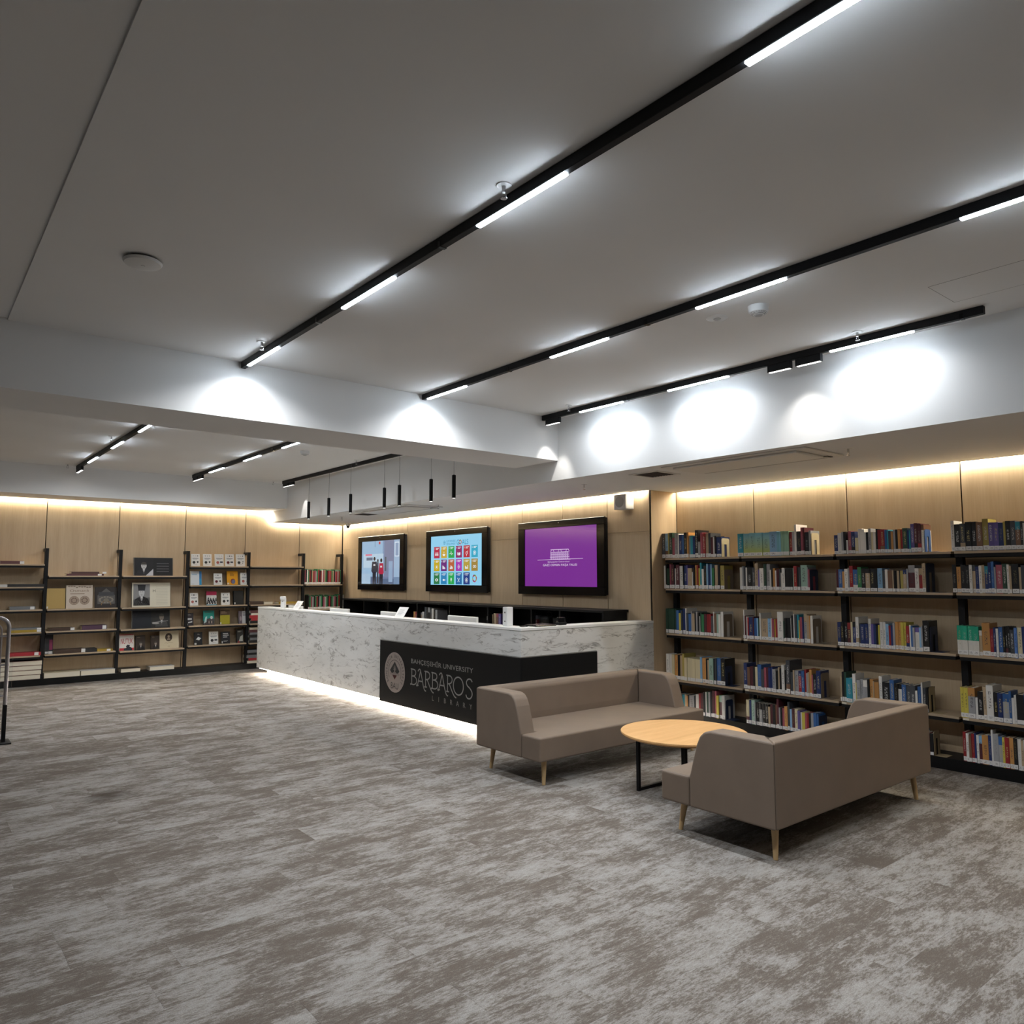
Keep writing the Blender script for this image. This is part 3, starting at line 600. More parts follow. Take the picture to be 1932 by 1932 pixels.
# ------------------------------------------------------------------ wall screens
def tv(y0, y1, label, draw):
    o = empty('wall_screen', (6.19, (y0+y1)/2, 1.285), label=label, cat='screen', group='wall screens above the low bookcase')
    hw = (y1 - y0) / 2; H = 0.905; bz, bt, bb = 0.125, 0.085, 0.10
    MB().box(0.012, -hw + 0.01, 0.01, XT - 6.19 - 0.002, hw - 0.01, H - 0.01).obj('housing', 'black_metal', o)
    f = MB(); f.box(0, -hw, 0, 0.03, hw, bb); f.box(0, -hw, H - bt, 0.03, hw, H); f.box(0, -hw, bb, 0.03, -hw + bz, H - bt); f.box(0, hw - bz, bb, 0.03, hw, H - bt)
    f.obj('bezel', 'black_gloss', o, bevel=0.003, seg=1)
    MB().cyl((-0.001, 0, H - 0.03), (0.002, 0, H - 0.03), 0.007, n=10).obj('camera_dot', 'grey_plastic', o)
    sw, sh = 2 * (hw - bz), H - bt - bb
    pr = Print((0.012, hw - bz, bb), (0, -1, 0), (0, 0, 1), step=0.0006); draw(pr, sw, sh)
    pr.obj('display', 'screen', o)
WHT = (0.9, 0.92, 0.95)
def lobby(p, w, h):
    p.rect(0, 0, w, h, (0.22, 0.36, 0.55), 0)
    p.rect(0, h*0.18, w*0.60, h, (0.34, 0.52, 0.72), 1); p.rect(w*0.56, h*0.12, w*0.85, h, (0.21, 0.24, 0.37), 1); p.rect(w*0.85, 0, w, h, (0.36, 0.50, 0.68), 1)
    p.rect(0, 0, w, h*0.16, (0.10, 0.15, 0.26), 1); p.rect(0, 0, w*0.25, h*0.24, (0.40, 0.56, 0.72), 2)
    p.rect(w*0.05, h*0.38, w*0.58, h*0.70, (0.50, 0.66, 0.80), 2); p.rect(w*0.10, h*0.66, w*0.28, h*0.70, (0.75, 0.20, 0.30), 3); p.rect(w*0.13, h*0.55, w*0.30, h*0.62, (0.12, 0.16, 0.25), 3)
    p.rect(w*0.87, h*0.62, w*0.98, h*0.95, (0.75, 0.85, 0.95), 2); p.rect(w*0.885, h*0.64, w*0.965, h*0.93, (0.28, 0.38, 0.55), 3)
    p.rect(w*0.72, h*0.05, w*0.82, h*0.52, (0.30, 0.42, 0.60), 2); p.rect(w*0.62, h*0.30, w*0.66, h*0.62, (0.10, 0.12, 0.14), 2)
    p.line([(w*0.36, h), (w*0.36, h*0.86)], w*0.006, (0.05, 0.05, 0.06), 3); p.rect(w*0.46, h*0.92, w*0.50, h*0.98, (0.6, 0.05, 0.06), 3)
    def person(cx, top, body, sh_):
        p.disc(cx, top - h*0.035, w*0.028, h*0.045, (0.04, 0.03, 0.03), 4); p.poly([(cx - w*0.055*sh_, top - h*0.10), (cx + w*0.055*sh_, top - h*0.10), (cx + w*0.075*sh_, top - h*0.32), (cx + w*0.05*sh_, top - h*0.36), (cx - w*0.05*sh_, top - h*0.36), (cx - w*0.075*sh_, top - h*0.32)], body, 4)
        p.poly([(cx - w*0.048, top - h*0.35), (cx + w*0.048, top - h*0.35), (cx + w*0.04, h*0.0), (cx + w*0.01, h*0.0), (cx, top - h*0.45), (cx - w*0.01, 0), (cx - w*0.04, 0)], (0.02, 0.02, 0.03), 4)
        p.rect(cx - w*0.025, top - h*0.20, cx + w*0.025, top - h*0.16, (0.7, 0.7, 0.72), 5)
    person(w*0.35, h*0.62, (0.03, 0.03, 0.05), 1.1); person(w*0.53, h*0.58, (0.45, 0.02, 0.06), 0.9)
    p.disc(w*0.44, h*0.54, w*0.02, h*0.04, (0.05, 0.04, 0.04), 3); p.rect(w*0.42, h*0.02, w*0.46, h*0.50, (0.05, 0.05, 0.07), 3)
def goals(p, w, h):
    p.rect(0, 0, w, h, (0.30, 0.68, 0.93), 0)
    B = (0.02, 0.28, 0.50)
    p.text('SUSTAINABLE', w*0.32, h*0.865, h*0.045, B, 1, width=w*0.18); p.text('DEVELOPMENT', w*0.32, h*0.805, h*0.045, B, 1, width=w*0.18)
    p.text('G', w*0.52, h*0.805, h*0.105, B, 1, width=w*0.045); p.text('ALS', w*0.625, h*0.805, h*0.105, B, 1, width=w*0.12)
    cols = [(0.5,0.02,0.06),(0.6,0.4,0.04),(0.02,0.4,0.08),(0.3,0.02,0.14),(0.5,0.03,0.05),(0.03,0.42,0.62),(0.6,0.42,0.01),(0.16,0.02,0.20),(0.5,0.12,0.04),(0.42,0.04,0.46),(0.5,0.36,0.05),(0.38,0.25,0.05),(0.02,0.20,0.07),(0.02,0.24,0.52),(0.02,0.42,0.09),(0.02,0.16,0.42),(0.02,0.05,0.24)]
    for i in range(12): p.ring(w*0.592, h*0.855, h*0.028, h*0.048, cols[i], 1, 2, i*PI/6, i*PI/6 + PI/6)
    p.ring(w*0.28, h*0.86, h*0.034, h*0.042, B, 1, 18); p.line([(w*0.262, h*0.86), (w*0.298, h*0.86)], h*0.008, B, 1); p.line([(w*0.28, h*0.83), (w*0.28, h*0.89)], h*0.008, B, 1)
    tw, th = w*0.118, h*0.235; r_ = random.Random(3)
    for i in range(18):
        c, r = i % 6, i // 6; x0 = w*0.065 + c*w*0.148; y0 = h*0.545 - r*h*0.265
        if i == 17:
            for k in range(12): p.ring(x0 + tw*0.5, y0 + th*0.5, h*0.045, h*0.075, cols[k], 1, 2, k*PI/6, k*PI/6 + PI/6)
            continue
        p.rect(x0, y0, x0 + tw, y0 + th, cols[i], 1)
        p.text(str(i + 1), x0 + tw*0.08, y0 + th*0.77, th*0.15, WHT, 2); p.rect(x0 + tw*0.34, y0 + th*0.86, x0 + tw*0.85, y0 + th*0.91, WHT, 2); p.rect(x0 + tw*0.34, y0 + th*0.76, x0 + tw*0.70, y0 + th*0.81, WHT, 2)
        cx, cy, q = x0 + tw*0.5, y0 + th*0.36, th*0.26
        k = i
        if k in (0,):
            for d in range(5): p.rect(cx - q + d*q*0.42, cy - q*0.5, cx - q + d*q*0.42 + q*0.26, cy + q*(0.2 + 0.2*(d % 2)), WHT, 2); p.disc(cx - q*0.87 + d*q*0.42, cy + q*(0.45 + 0.2*(d % 2)), q*0.12, q*0.12, WHT, 2, 8)
        elif k == 1: p.disc(cx, cy, q*0.8, q*0.7, WHT, 2, 14, PI, 2*PI); p.line([(cx - q*0.3, cy + q*0.2), (cx - q*0.2, cy + q*0.8)], q*0.12, WHT, 2); p.line([(cx + q*0.1, cy + q*0.2), (cx + q*0.2, cy + q*0.8)], q*0.12, WHT, 2)
        elif k == 2: p.line([(cx - q, cy), (cx - q*0.4, cy), (cx - q*0.1, cy + q*0.8), (cx + q*0.2, cy - q*0.5), (cx + q*0.4, cy), (cx + q, cy)], q*0.15, WHT, 2)
        elif k == 3: p.poly([(cx - q*0.8, cy + q*0.4), (cx - q*0.08, cy + q*0.2), (cx - q*0.08, cy - q*0.7), (cx - q*0.8, cy - q*0.5)], WHT, 2); p.poly([(cx + q*0.8, cy + q*0.4), (cx + q*0.08, cy + q*0.2), (cx + q*0.08, cy - q*0.7), (cx + q*0.8, cy - q*0.5)], WHT, 2)
        elif k == 4: p.ring(cx, cy, q*0.32, q*0.5, WHT, 2, 16); p.line([(cx, cy - q*0.5), (cx, cy - q)], q*0.16, WHT, 2); p.line([(cx + q*0.35, cy + q*0.35), (cx + q*0.7, cy + q*0.8)], q*0.16, WHT, 2)
        elif k in (11,): p.ring(cx - q*0.42, cy, q*0.28, q*0.46, WHT, 2, 16); p.ring(cx + q*0.42, cy, q*0.28, q*0.46, WHT, 2, 16)
        elif k == 6:
            p.disc(cx, cy, q*0.32, q*0.32, WHT, 2, 14)
            for d in range(8): a = d*PI/4; p.line([(cx + q*0.5*math.cos(a), cy + q*0.5*math.sin(a)), (cx + q*0.8*math.cos(a), cy + q*0.8*math.sin(a))], q*0.14, WHT, 2)
        elif k in (7, 10, 8):
            for d in range(4): p.rect(cx - q*0.8 + d*q*0.42, cy - q*0.7, cx - q*0.8 + d*q*0.42 + q*0.34, cy - q*0.7 + q*(0.5 + 0.45*((d*3 + k) % 4)/2), WHT, 2)
        elif k == 9: p.rect(cx - q*0.6, cy + q*0.1, cx + q*0.6, cy + q*0.28, WHT, 2); p.rect(cx - q*0.6, cy - q*0.28, cx + q*0.6, cy - q*0.1, WHT, 2); p.poly([(cx - q*0.25, cy + q*0.5), (cx + q*0.25, cy + q*0.5), (cx, cy + q*0.8)], WHT, 2); p.poly([(cx - q*0.25, cy - q*0.5), (cx + q*0.25, cy - q*0.5), (cx, cy - q*0.8)], WHT, 2)
        elif k == 12: p.disc(cx, cy, q*0.8, q*0.5, WHT, 2, 18); p.disc(cx, cy, q*0.3, q*0.3, cols[i], 3, 12)
        elif k == 13: p.disc(cx - q*0.1, cy, q*0.55, q*0.32, WHT, 2, 16); p.poly([(cx + q*0.35, cy), (cx + q*0.85, cy + q*0.35), (cx + q*0.85, cy - q*0.35)], WHT, 2)
        elif k == 14: p.disc(cx, cy + q*0.2, q*0.35, q*0.55, WHT, 2, 14); p.line([(cx, cy), (cx, cy - q*0.8)], q*0.12, WHT, 2)
        elif k == 15: p.line([(cx - q*0.6, cy - q*0.6), (cx + q*0.6, cy + q*0.6)], q*0.16, WHT, 2); p.line([(cx - q*0.5, cy + q*0.5), (cx + q*0.4, cy - q*0.6)], q*0.16, WHT, 2); p.disc(cx - q*0.5, cy + q*0.5, q*0.2, q*0.2, WHT, 2, 10)
        else:
            for d in range(5): a = PI/2 + d*2*PI/5; p.ring(cx + q*0.42*math.cos(a), cy + q*0.42*math.sin(a), q*0.30, q*0.40, WHT, 2, 12)
def purple(p, w, h):
    p.rect(0, 0, w, h, (0.20, 0.026, 0.30), 0); L = (0.80, 0.62, 0.88); wd = w*0.004
    bx0, bx1, by0 = w*0.37, w*0.64, h*0.455
    p.line([(w*0.19, h*0.452), (w*0.82, h*0.462)], wd, L, 1)
    for r in range(4):
        yy = by0 + r*h*0.042; ins = 0.0 if r < 2 else w*0.012
        p.line([(bx0 - (w*0.015 if r == 0 else -ins), yy), (bx1 + (w*0.015 if r == 0 else -ins), yy)], wd, L, 1)
    p.line([(bx0 + w*0.01, by0 + h*0.168), (bx1 - w*0.01, by0 + h*0.168)], wd*1.4, L, 1)
    for c in range(19):
        x = bx0 + w*0.008 + c*(bx1 - bx0 - w*0.016)/18
        p.line([(x, by0), (x, by0 + h*0.128)], wd*0.7, L, 1)
    for r in range(3):
        for c in range(9):
            x = bx0 + w*0.014 + c*(bx1 - bx0 - w*0.02)/9
            p.rect(x, by0 + r*h*0.042 + h*0.008, x + w*0.011, by0 + r*h*0.042 + h*0.032, (0.55, 0.36, 0.68), 1)
    for c in range(3):
        x = bx0 + w*0.01 + c*w*0.105
        p.line([(x, by0 + h*0.128), (x + w*0.015, by0 + h*0.168), (x + w*0.035, by0 + h*0.168), (x + w*0.05, by0 + h*0.128)], wd, L, 1)
    p.text('Bahçeşehir Üniversitesi', w*0.49, h*0.405, h*0.026, L, 1, 'CENTER', width=w*0.30)
    p.text('GAZİ OSMAN PAŞA YALISI', w*0.505, h*0.345, h*0.037, (0.86, 0.75, 0.92), 1, 'CENTER', width=w*0.47)
tv(10.32, 11.85, 'wall screen showing two people walking in a hall, leftmost of the three', lobby)
tv(8.132, 9.667, 'wall screen showing a grid of coloured goal tiles, middle of the three', goals)
tv(5.932, 7.467, 'wall screen showing a purple slide with a white building drawing', purple)
# ------------------------------------------------------------------ sofas and table
def sofa(loc, rz, label):
    L = 1.91; o = empty('sofa', loc, rz, label=label, cat='sofa', group='pair of taupe sofas')
    a = 0.135
    MB().prism([(0,0),(L,0),(L,0.205),(L-a-0.002,0.205),(L-a-0.002,0.632),(a+0.002,0.632),(a+0.002,0.205),(0,0.205)], 2, 0.18, 0.352).obj('seat', 'taupe_leather', o, bevel=0.014, seg=3)
    def mitre(mb, f):
        mb.v = [f(*v) for v in mb.v]; return mb
    bk_ = MB().prism([(0.63,0.18),(0.76,0.18),(0.76,0.632),(0.665,0.632),(0.642,0.60),(0.63,0.40)], 0, 0, L)
    mitre(bk_, lambda x, y, z: ((a * (0.76 - y) / 0.13 + 0.0008) if x < 1 else L - a * (0.76 - y) / 0.13 - 0.0008, y, z)).obj('backrest', 'taupe_leather', o, bevel=0.012, seg=3)
    prof = [(0.207,0.18),(0.76,0.18),(0.76,0.632),(0.36,0.630),(0.315,0.618),(0.285,0.590),(0.262,0.540),(0.235,0.450),(0.214,0.372),(0.207,0.35)]
    for x0, x1, si in ((0, a, 1), (L - a, L, 0)):
        ar = mitre(MB().prism(prof, 0, x0, x1), lambda x, y, z: (x, 0.63 if y > 0.75 and ((x > x0 + 0.01) == bool(si)) else y, z)).obj('armrest', 'taupe_leather', o, bevel=0.012, seg=3)
    MB().box(0.07, 0.06, 0.168, L - 0.07, 0.69, 0.181).obj('base_board', 'black_laminate', o)
    for x, y, dx, dy in ((0.115, 0.085, -0.02, -0.02), (L - 0.115, 0.085, 0.02, -0.02), (0.115, 0.68, -0.02, 0.012), (L - 0.115, 0.68, 0.02, 0.012)):
        MB().cyl((x + dx, y + dy, 0.0), (x, y, 0.166), 0.0125, 0.021, 16).obj('leg', 'leg_wood', o, smooth=True)
sofa((3.60, 4.105, 0), 0, 'taupe sofa facing the camera in front of the black sign panel')
sofa((5.51, 3.005, 0), PI, 'taupe sofa seen from its back in the right foreground')
tb = empty('coffee_table', (4.37, 3.435, 0), label='round oak coffee table with black metal frame between the sofas', cat='table')
MB().lathe([(0.425, 0.385), (0.442, 0.398), (0.442, 0.408), (0.439, 0.4105)], n=64).obj('tabletop', 'table_oak', tb)
MB().lathe([(0.30, 0.376), (0.424, 0.3845)], n=64).obj('under_disc', 'black_metal', tb)
for s in (1, -1):
    f = MB(); y = 0.205 * s; q = 0.011
    f.box(-0.262, y - q, 0, -0.24, y + q, 0.377); f.box(0.24, y - q, 0, 0.262, y + q, 0.377); f.box(-0.24, y - q, 0, 0.24, y + q, 0.022); f.box(-0.24, y - q, 0.355, 0.24, y + q, 0.377)
    f.obj('sled_frame', 'black_metal', tb)
MB().box(-0.255, -0.194, 0.357, -0.235, 0.194, 0.375).box(0.235, -0.194, 0.357, 0.255, 0.194, 0.375).obj('cross_bar', 'black_metal', tb)
# ------------------------------------------------------------------ security gate at the left edge
gt = empty('security_gate', (0.52, 8.33, 0), label='grey tubular security gate with clear panel at the left edge', cat='gate')
def arch(x0, x1, z0, z1, r):
    p = [(x0, 0, z0), (x0, 0, z1 - r)]
    for k in range(1, 7): a = PI - k*PI/14; p.append((x0 + r + r*math.cos(a), 0, z1 - r + r*math.sin(a)))
    for k in range(0, 7): a = PI/2 - k*PI/14; p.append((x1 - r + r*math.cos(a), 0, z1 - r + r*math.sin(a)))
    return p + [(x1, 0, z1 - r), (x1, 0, z0)]
MB().tube(arch(-0.29, 0.29, 0.03, 1.13, 0.09), 0.017, 10).obj('outer_tube', 'grey_tube', gt, smooth=True)
MB().tube(arch(-0.235, 0.235, 0.42, 1.08, 0.07), 0.008, 8).obj('inner_tube', 'grey_tube', gt, smooth=True)
for z in (0.42, 0.70, 0.96): MB().cyl((-0.29, 0, z), (0.29, 0, z), 0.009, n=8).obj('cross_bar', 'grey_tube', gt)
pa = [(a[0], a[2]) for a in arch(-0.335, 0.335, 0.30, 1.20, 0.10)]
MB().prism([(z, x) for x, z in pa], 1, 0.018, 0.026).obj('clear_panel', 'acrylic', gt)
MB().box(0.275, -0.03, 0.01, 0.305, 0.03, 0.34).obj('post_cover', 'black_metal', gt); MB().box(-0.305, -0.03, 0.01, -0.275, 0.03, 0.34).obj('post_cover', 'black_metal', gt)
MB().box(0.20, -0.12, 0, 0.345, 0.12, 0.012).obj('foot_plate', 'black_metal', gt, bevel=0.004); MB().box(-0.345, -0.12, 0, -0.20, 0.12, 0.012).obj('foot_plate', 'black_metal', gt, bevel=0.004)
# ------------------------------------------------------------------ wall shelving
def shelf_board(parent, x0, y0, z, x1, y1, front, loc):
    """oak board on a black steel tray deepened for the shade below it; front: 'x' or 'y' = side that faces the room"""
    b = MB().box(x0, y0, z - 0.019, x1, y1, z).obj('shelf', 'oak_shelf', parent, bevel=0.001, seg=1); b.location = loc
    t = MB().box(x0 + 0.006, y0 + 0.006, z - 0.046, x1, y1, z - 0.0195).obj('shelf_tray_shade', 'black_metal', b)  # steel tray, thickened in black to stand for the shadow beneath too
    return b
ZR = [1.70, 1.375, 0.90, 0.42]
BAY = [5.255, 4.305, 3.34, 2.38, 1.43]
for i in range(4):
    nm = ['beside the lit oak return wall', 'second from the return wall', 'third from the return wall', 'at the right edge of the photo'][i]
    root = (6.42, BAY[i], 0); loc = (-6.42, -BAY[i], 0)
    o = empty('wall_bookcase', root, label='oak and black steel wall bookcase bay, ' + nm, cat='bookcase', group='bookcase bays on the right wall')
    y1, y0 = BAY[i] - 0.012, BAY[i+1] + 0.012
    for r_, z in enumerate(ZR):
        b_ = shelf_board(o, 6.41, y0, z, XW - 0.002, y1, 'x', loc)
        if (i, r_) in ((1, 2), (1, 3), (2, 1), (2, 2), (2, 3), (3, 3)): MB().box(6.4085, y1 - 0.045, z - 0.018, 6.4095, y1 - 0.005, z - 0.002).obj('shelf_tag', 'paper', b_)
    p = MB().box(6.415, y0 - 0.012, 0, XW - 0.002, y1 + 0.012, 0.09).obj('plinth', 'black_laminate', o); p.location = loc
    yy = BAY[i] + 0.005 if i else 5.225
    p = MB().box(6.545, yy - 0.024, 0.09, 6.60, yy + 0.024, 1.76).box(6.60, yy - 0.02, 1.70, XW - 0.001, yy + 0.02, 1.745).obj('upright', 'black_metal', o); p.location = loc
FAR = [(0.65, 1.605, [1.68, 1.365, 1.05, 0.737, 0.415]), (1.605, 2.555, [1.52, 1.05, 0.74, 0.42]), (2.555, 3.518, [1.52, 1.045, 0.725, 0.405]),
       (3.518, 4.48, [1.675, 1.372, 1.05, 0.74, 0.43]), (4.48, 5.435, [1.68, 1.373, 1.046, 0.737, 0.42]), (5.435, 6.17, [1.373, 0.943, 0.5])]
FN = ['at the left edge of the photo', 'holding the coin-cover book', 'holding the two open portrait books', 'with the white doodle-cover books', 'half hidden behind the left desk end', 'in the far right corner']
for i, (x0, x1, zs) in enumerate(FAR):
    o = empty('display_shelf', (x0, 12.33, 0), label='oak and black steel wall display bay ' + FN[i], cat='bookcase', group='display bays on the far wall'); loc = (-x0, -12.33, 0)
    for z in zs: shelf_board(o, x0 + 0.028, 12.33, z, x1 - 0.028, YA - 0.002, 'y', loc)
    p = MB().box(x0, 12.335, 0, x1, YA - 0.002, 0.09).obj('plinth', 'black_laminate', o); p.location = loc
    for xx in ([x0] if i < 5 else [x0, x1 - 0.01]):
        u_ = MB().prism([(12.39, 0.09), (12.44, 0.09), (12.44, 1.865), (YA - 0.001, 1.865), (YA - 0.001, 1.91), (12.39, 1.91)], 0, xx - 0.022, xx + 0.022).obj('upright', 'black_metal', o); u_.location = loc
# ------------------------------------------------------------------ books on the right shelves
PAL = {'W': (.70,.68,.64), 'C': (.62,.55,.36), 'Y': (.56,.47,.08), 'O': (.50,.25,.08), 'R': (.28,.025,.028), 'M': (.085,.022,.03), 'P': (.32,.08,.11), 'V': (.13,.10,.30), 'N': (.018,.035,.13),
       'B': (.04,.12,.32), 'L': (.24,.42,.62), 'T': (.03,.25,.33), 'G': (.04,.20,.08), 'D': (.025,.06,.04), 'K': (.014,.014,.015), 'Z': (.06,.065,.075), 'S': (.32,.32,.33), 'E': (.42,.32,.21), 'U': (.17,.09,.055),
       'A': (.32,.48,.40), 'H': (.34,.28,.08), 'J': (.20,.45,.55), 'Q': (.25,.42,.30), 't': (.02,.36,.22), 'b': (.10,.22,.55)}
PAL2 = {'J': (.42,.45,.05), 'T1': (.35,.45,.10), 'Q': (.42,.45,.02), 't': (.66,.64,.58)}
CN = {'W': 'white', 'C': 'cream', 'Y': 'yellow', 'O': 'orange', 'R': 'red', 'M': 'maroon', 'P': 'pink-red', 'V': 'violet', 'N': 'navy', 'B': 'blue', 'L': 'light blue', 'T': 'teal', 'G': 'green', 'D': 'dark green', 'K': 'black', 'Z': 'charcoal', 'S': 'grey', 'E': 'beige', 'U': 'brown', 'A': 'pale green', 'H': 'olive', 'J': 'blue and olive', 'Q': 'green and olive', 't': 'green and white', 'b': 'bright blue'}
def unit_book():
    """unit book: spine at x=0 facing -x, width along y (-.5 to .5), height along z"""
    n = 6; b = 0.035
    prof = [(0.012 - 0.012*math.cos(PI*(i/n - 0.5)), -0.5 + i/n) for i in range(n+1)]
    t = 0.10
    outer = [(1.0, -0.5)] + [(x, y) for x, y in prof] + [(1.0, 0.5)]
    inner = [(1.0, 0.5 - t), (0.03, 0.5 - t), (0.03, -0.5 + t), (1.0, -0.5 + t)]
    c = MB().prism((outer + inner)[::-1], 2, 0, 1).mesh('book', 'book_cover')
    p = MB().box(0.03, -0.5 + t, 0.015, 0.985, 0.5 - t, 0.985).mesh('pages', 'paper')
    l = MB(); k = len(prof)
    vs = [(x - 0.004, y*0.97, 0.02) for x, y in prof] + [(x - 0.004, y*0.97, 0.16) for x, y in prof]
    l.add(vs, [(i, k+i, k+i+1, i+1) for i in range(k-1)])
    return c, p, l.mesh('call_label', 'call_label')
UC, UP, UL = unit_book()
ORDW = ['', 'first', 'second', 'third', 'fourth', 'fifth', 'sixth', 'seventh', 'eighth', 'ninth', 'tenth', 'eleventh', 'twelfth', 'thirteenth', 'fourteenth', 'fifteenth', 'sixteenth', 'seventeenth', 'eighteenth', 'nineteenth', 'twentieth']
ORDW += ['twenty-' + s for s in ORDW[1:10]] + ['thirtieth'] + ['thirty-' + s for s in ORDW[1:10]]
rb = random.Random(11)
STUFF = MB()
def jit(c, k=0.12):
    f = 1 + rb.uniform(-k, k); return tuple(max(0.004, v * f) for v in c)
def book(x, y, z, w_, h, d, code, rz, label, group, lab=True, lean=0.0):
    o = link(UC, 'book'); o.location = (x, y, z); o.scale = (d, w_, h); o.rotation_euler = (lean, 0, rz)
    c1 = jit(PAL[code[0]]); lum = sum(c1)
    c2 = PAL2.get(code, c1)
    md = [0.5, 0.0, 0.85 if rb.random() < 0.8 else 0.25]
    if code in ('J', 'T1', 'Q'): md = [0.5, 0.9, 0.6]
    elif code == 't': md = [0.5, 0.0, 0.5]
    elif rb.random() < 0.22: c2 = jit(PAL[rb.choice('WKMNRESU')]); md[0] = rb.choice([0.3, 0.72, 0.8])
    o['c1'] = c1; o['c2'] = c2; o['md'] = md
    o['c3'] = (0.05, 0.05, 0.06) if lum > 0.7 else rb.choice([(0.55, 0.53, 0.48), (0.5, 0.42, 0.18), (0.55, 0.55, 0.55)])
    tag(o, label, 'book', group)
    link(UP, 'pages', o)
    if lab: link(UL, 'call_label', o)
    return o
def stuff_book(x, y, z, w_, h, d, code, rz=0):
    c = jit(PAL[code[0]]); M = Matrix.Translation((x, y, z)) @ Matrix.Rotation(rz, 4, 'Z')
    def bx(x0, y0, z0, x1, y1, z1, col):
        o = len(STUFF.v); STUFF.box(x0, y0, z0, x1, y1, z1, col)
        for i in range(o, len(STUFF.v)): STUFF.v[i] = tuple(M @ Vector(STUFF.v[i]))
    t = min(0.003, w_ * 0.12)
    bx(0, -w_/2, 0, 0.005, w_/2, h, c); bx(0.005, -w_/2, 0, d, -w_/2 + t, h, c); bx(0.005, w_/2 - t, 0, d, w_/2, h, c)
    bx(0.006, -w_/2 + t, 0.003, d - 0.003, w_/2 - t, h - 0.004, (.66,.60,.48)); bx(-0.0008, -w_/2*0.96, h*0.02, 0.0, w_/2*0.96, h*0.16, (.72,.71,.70))
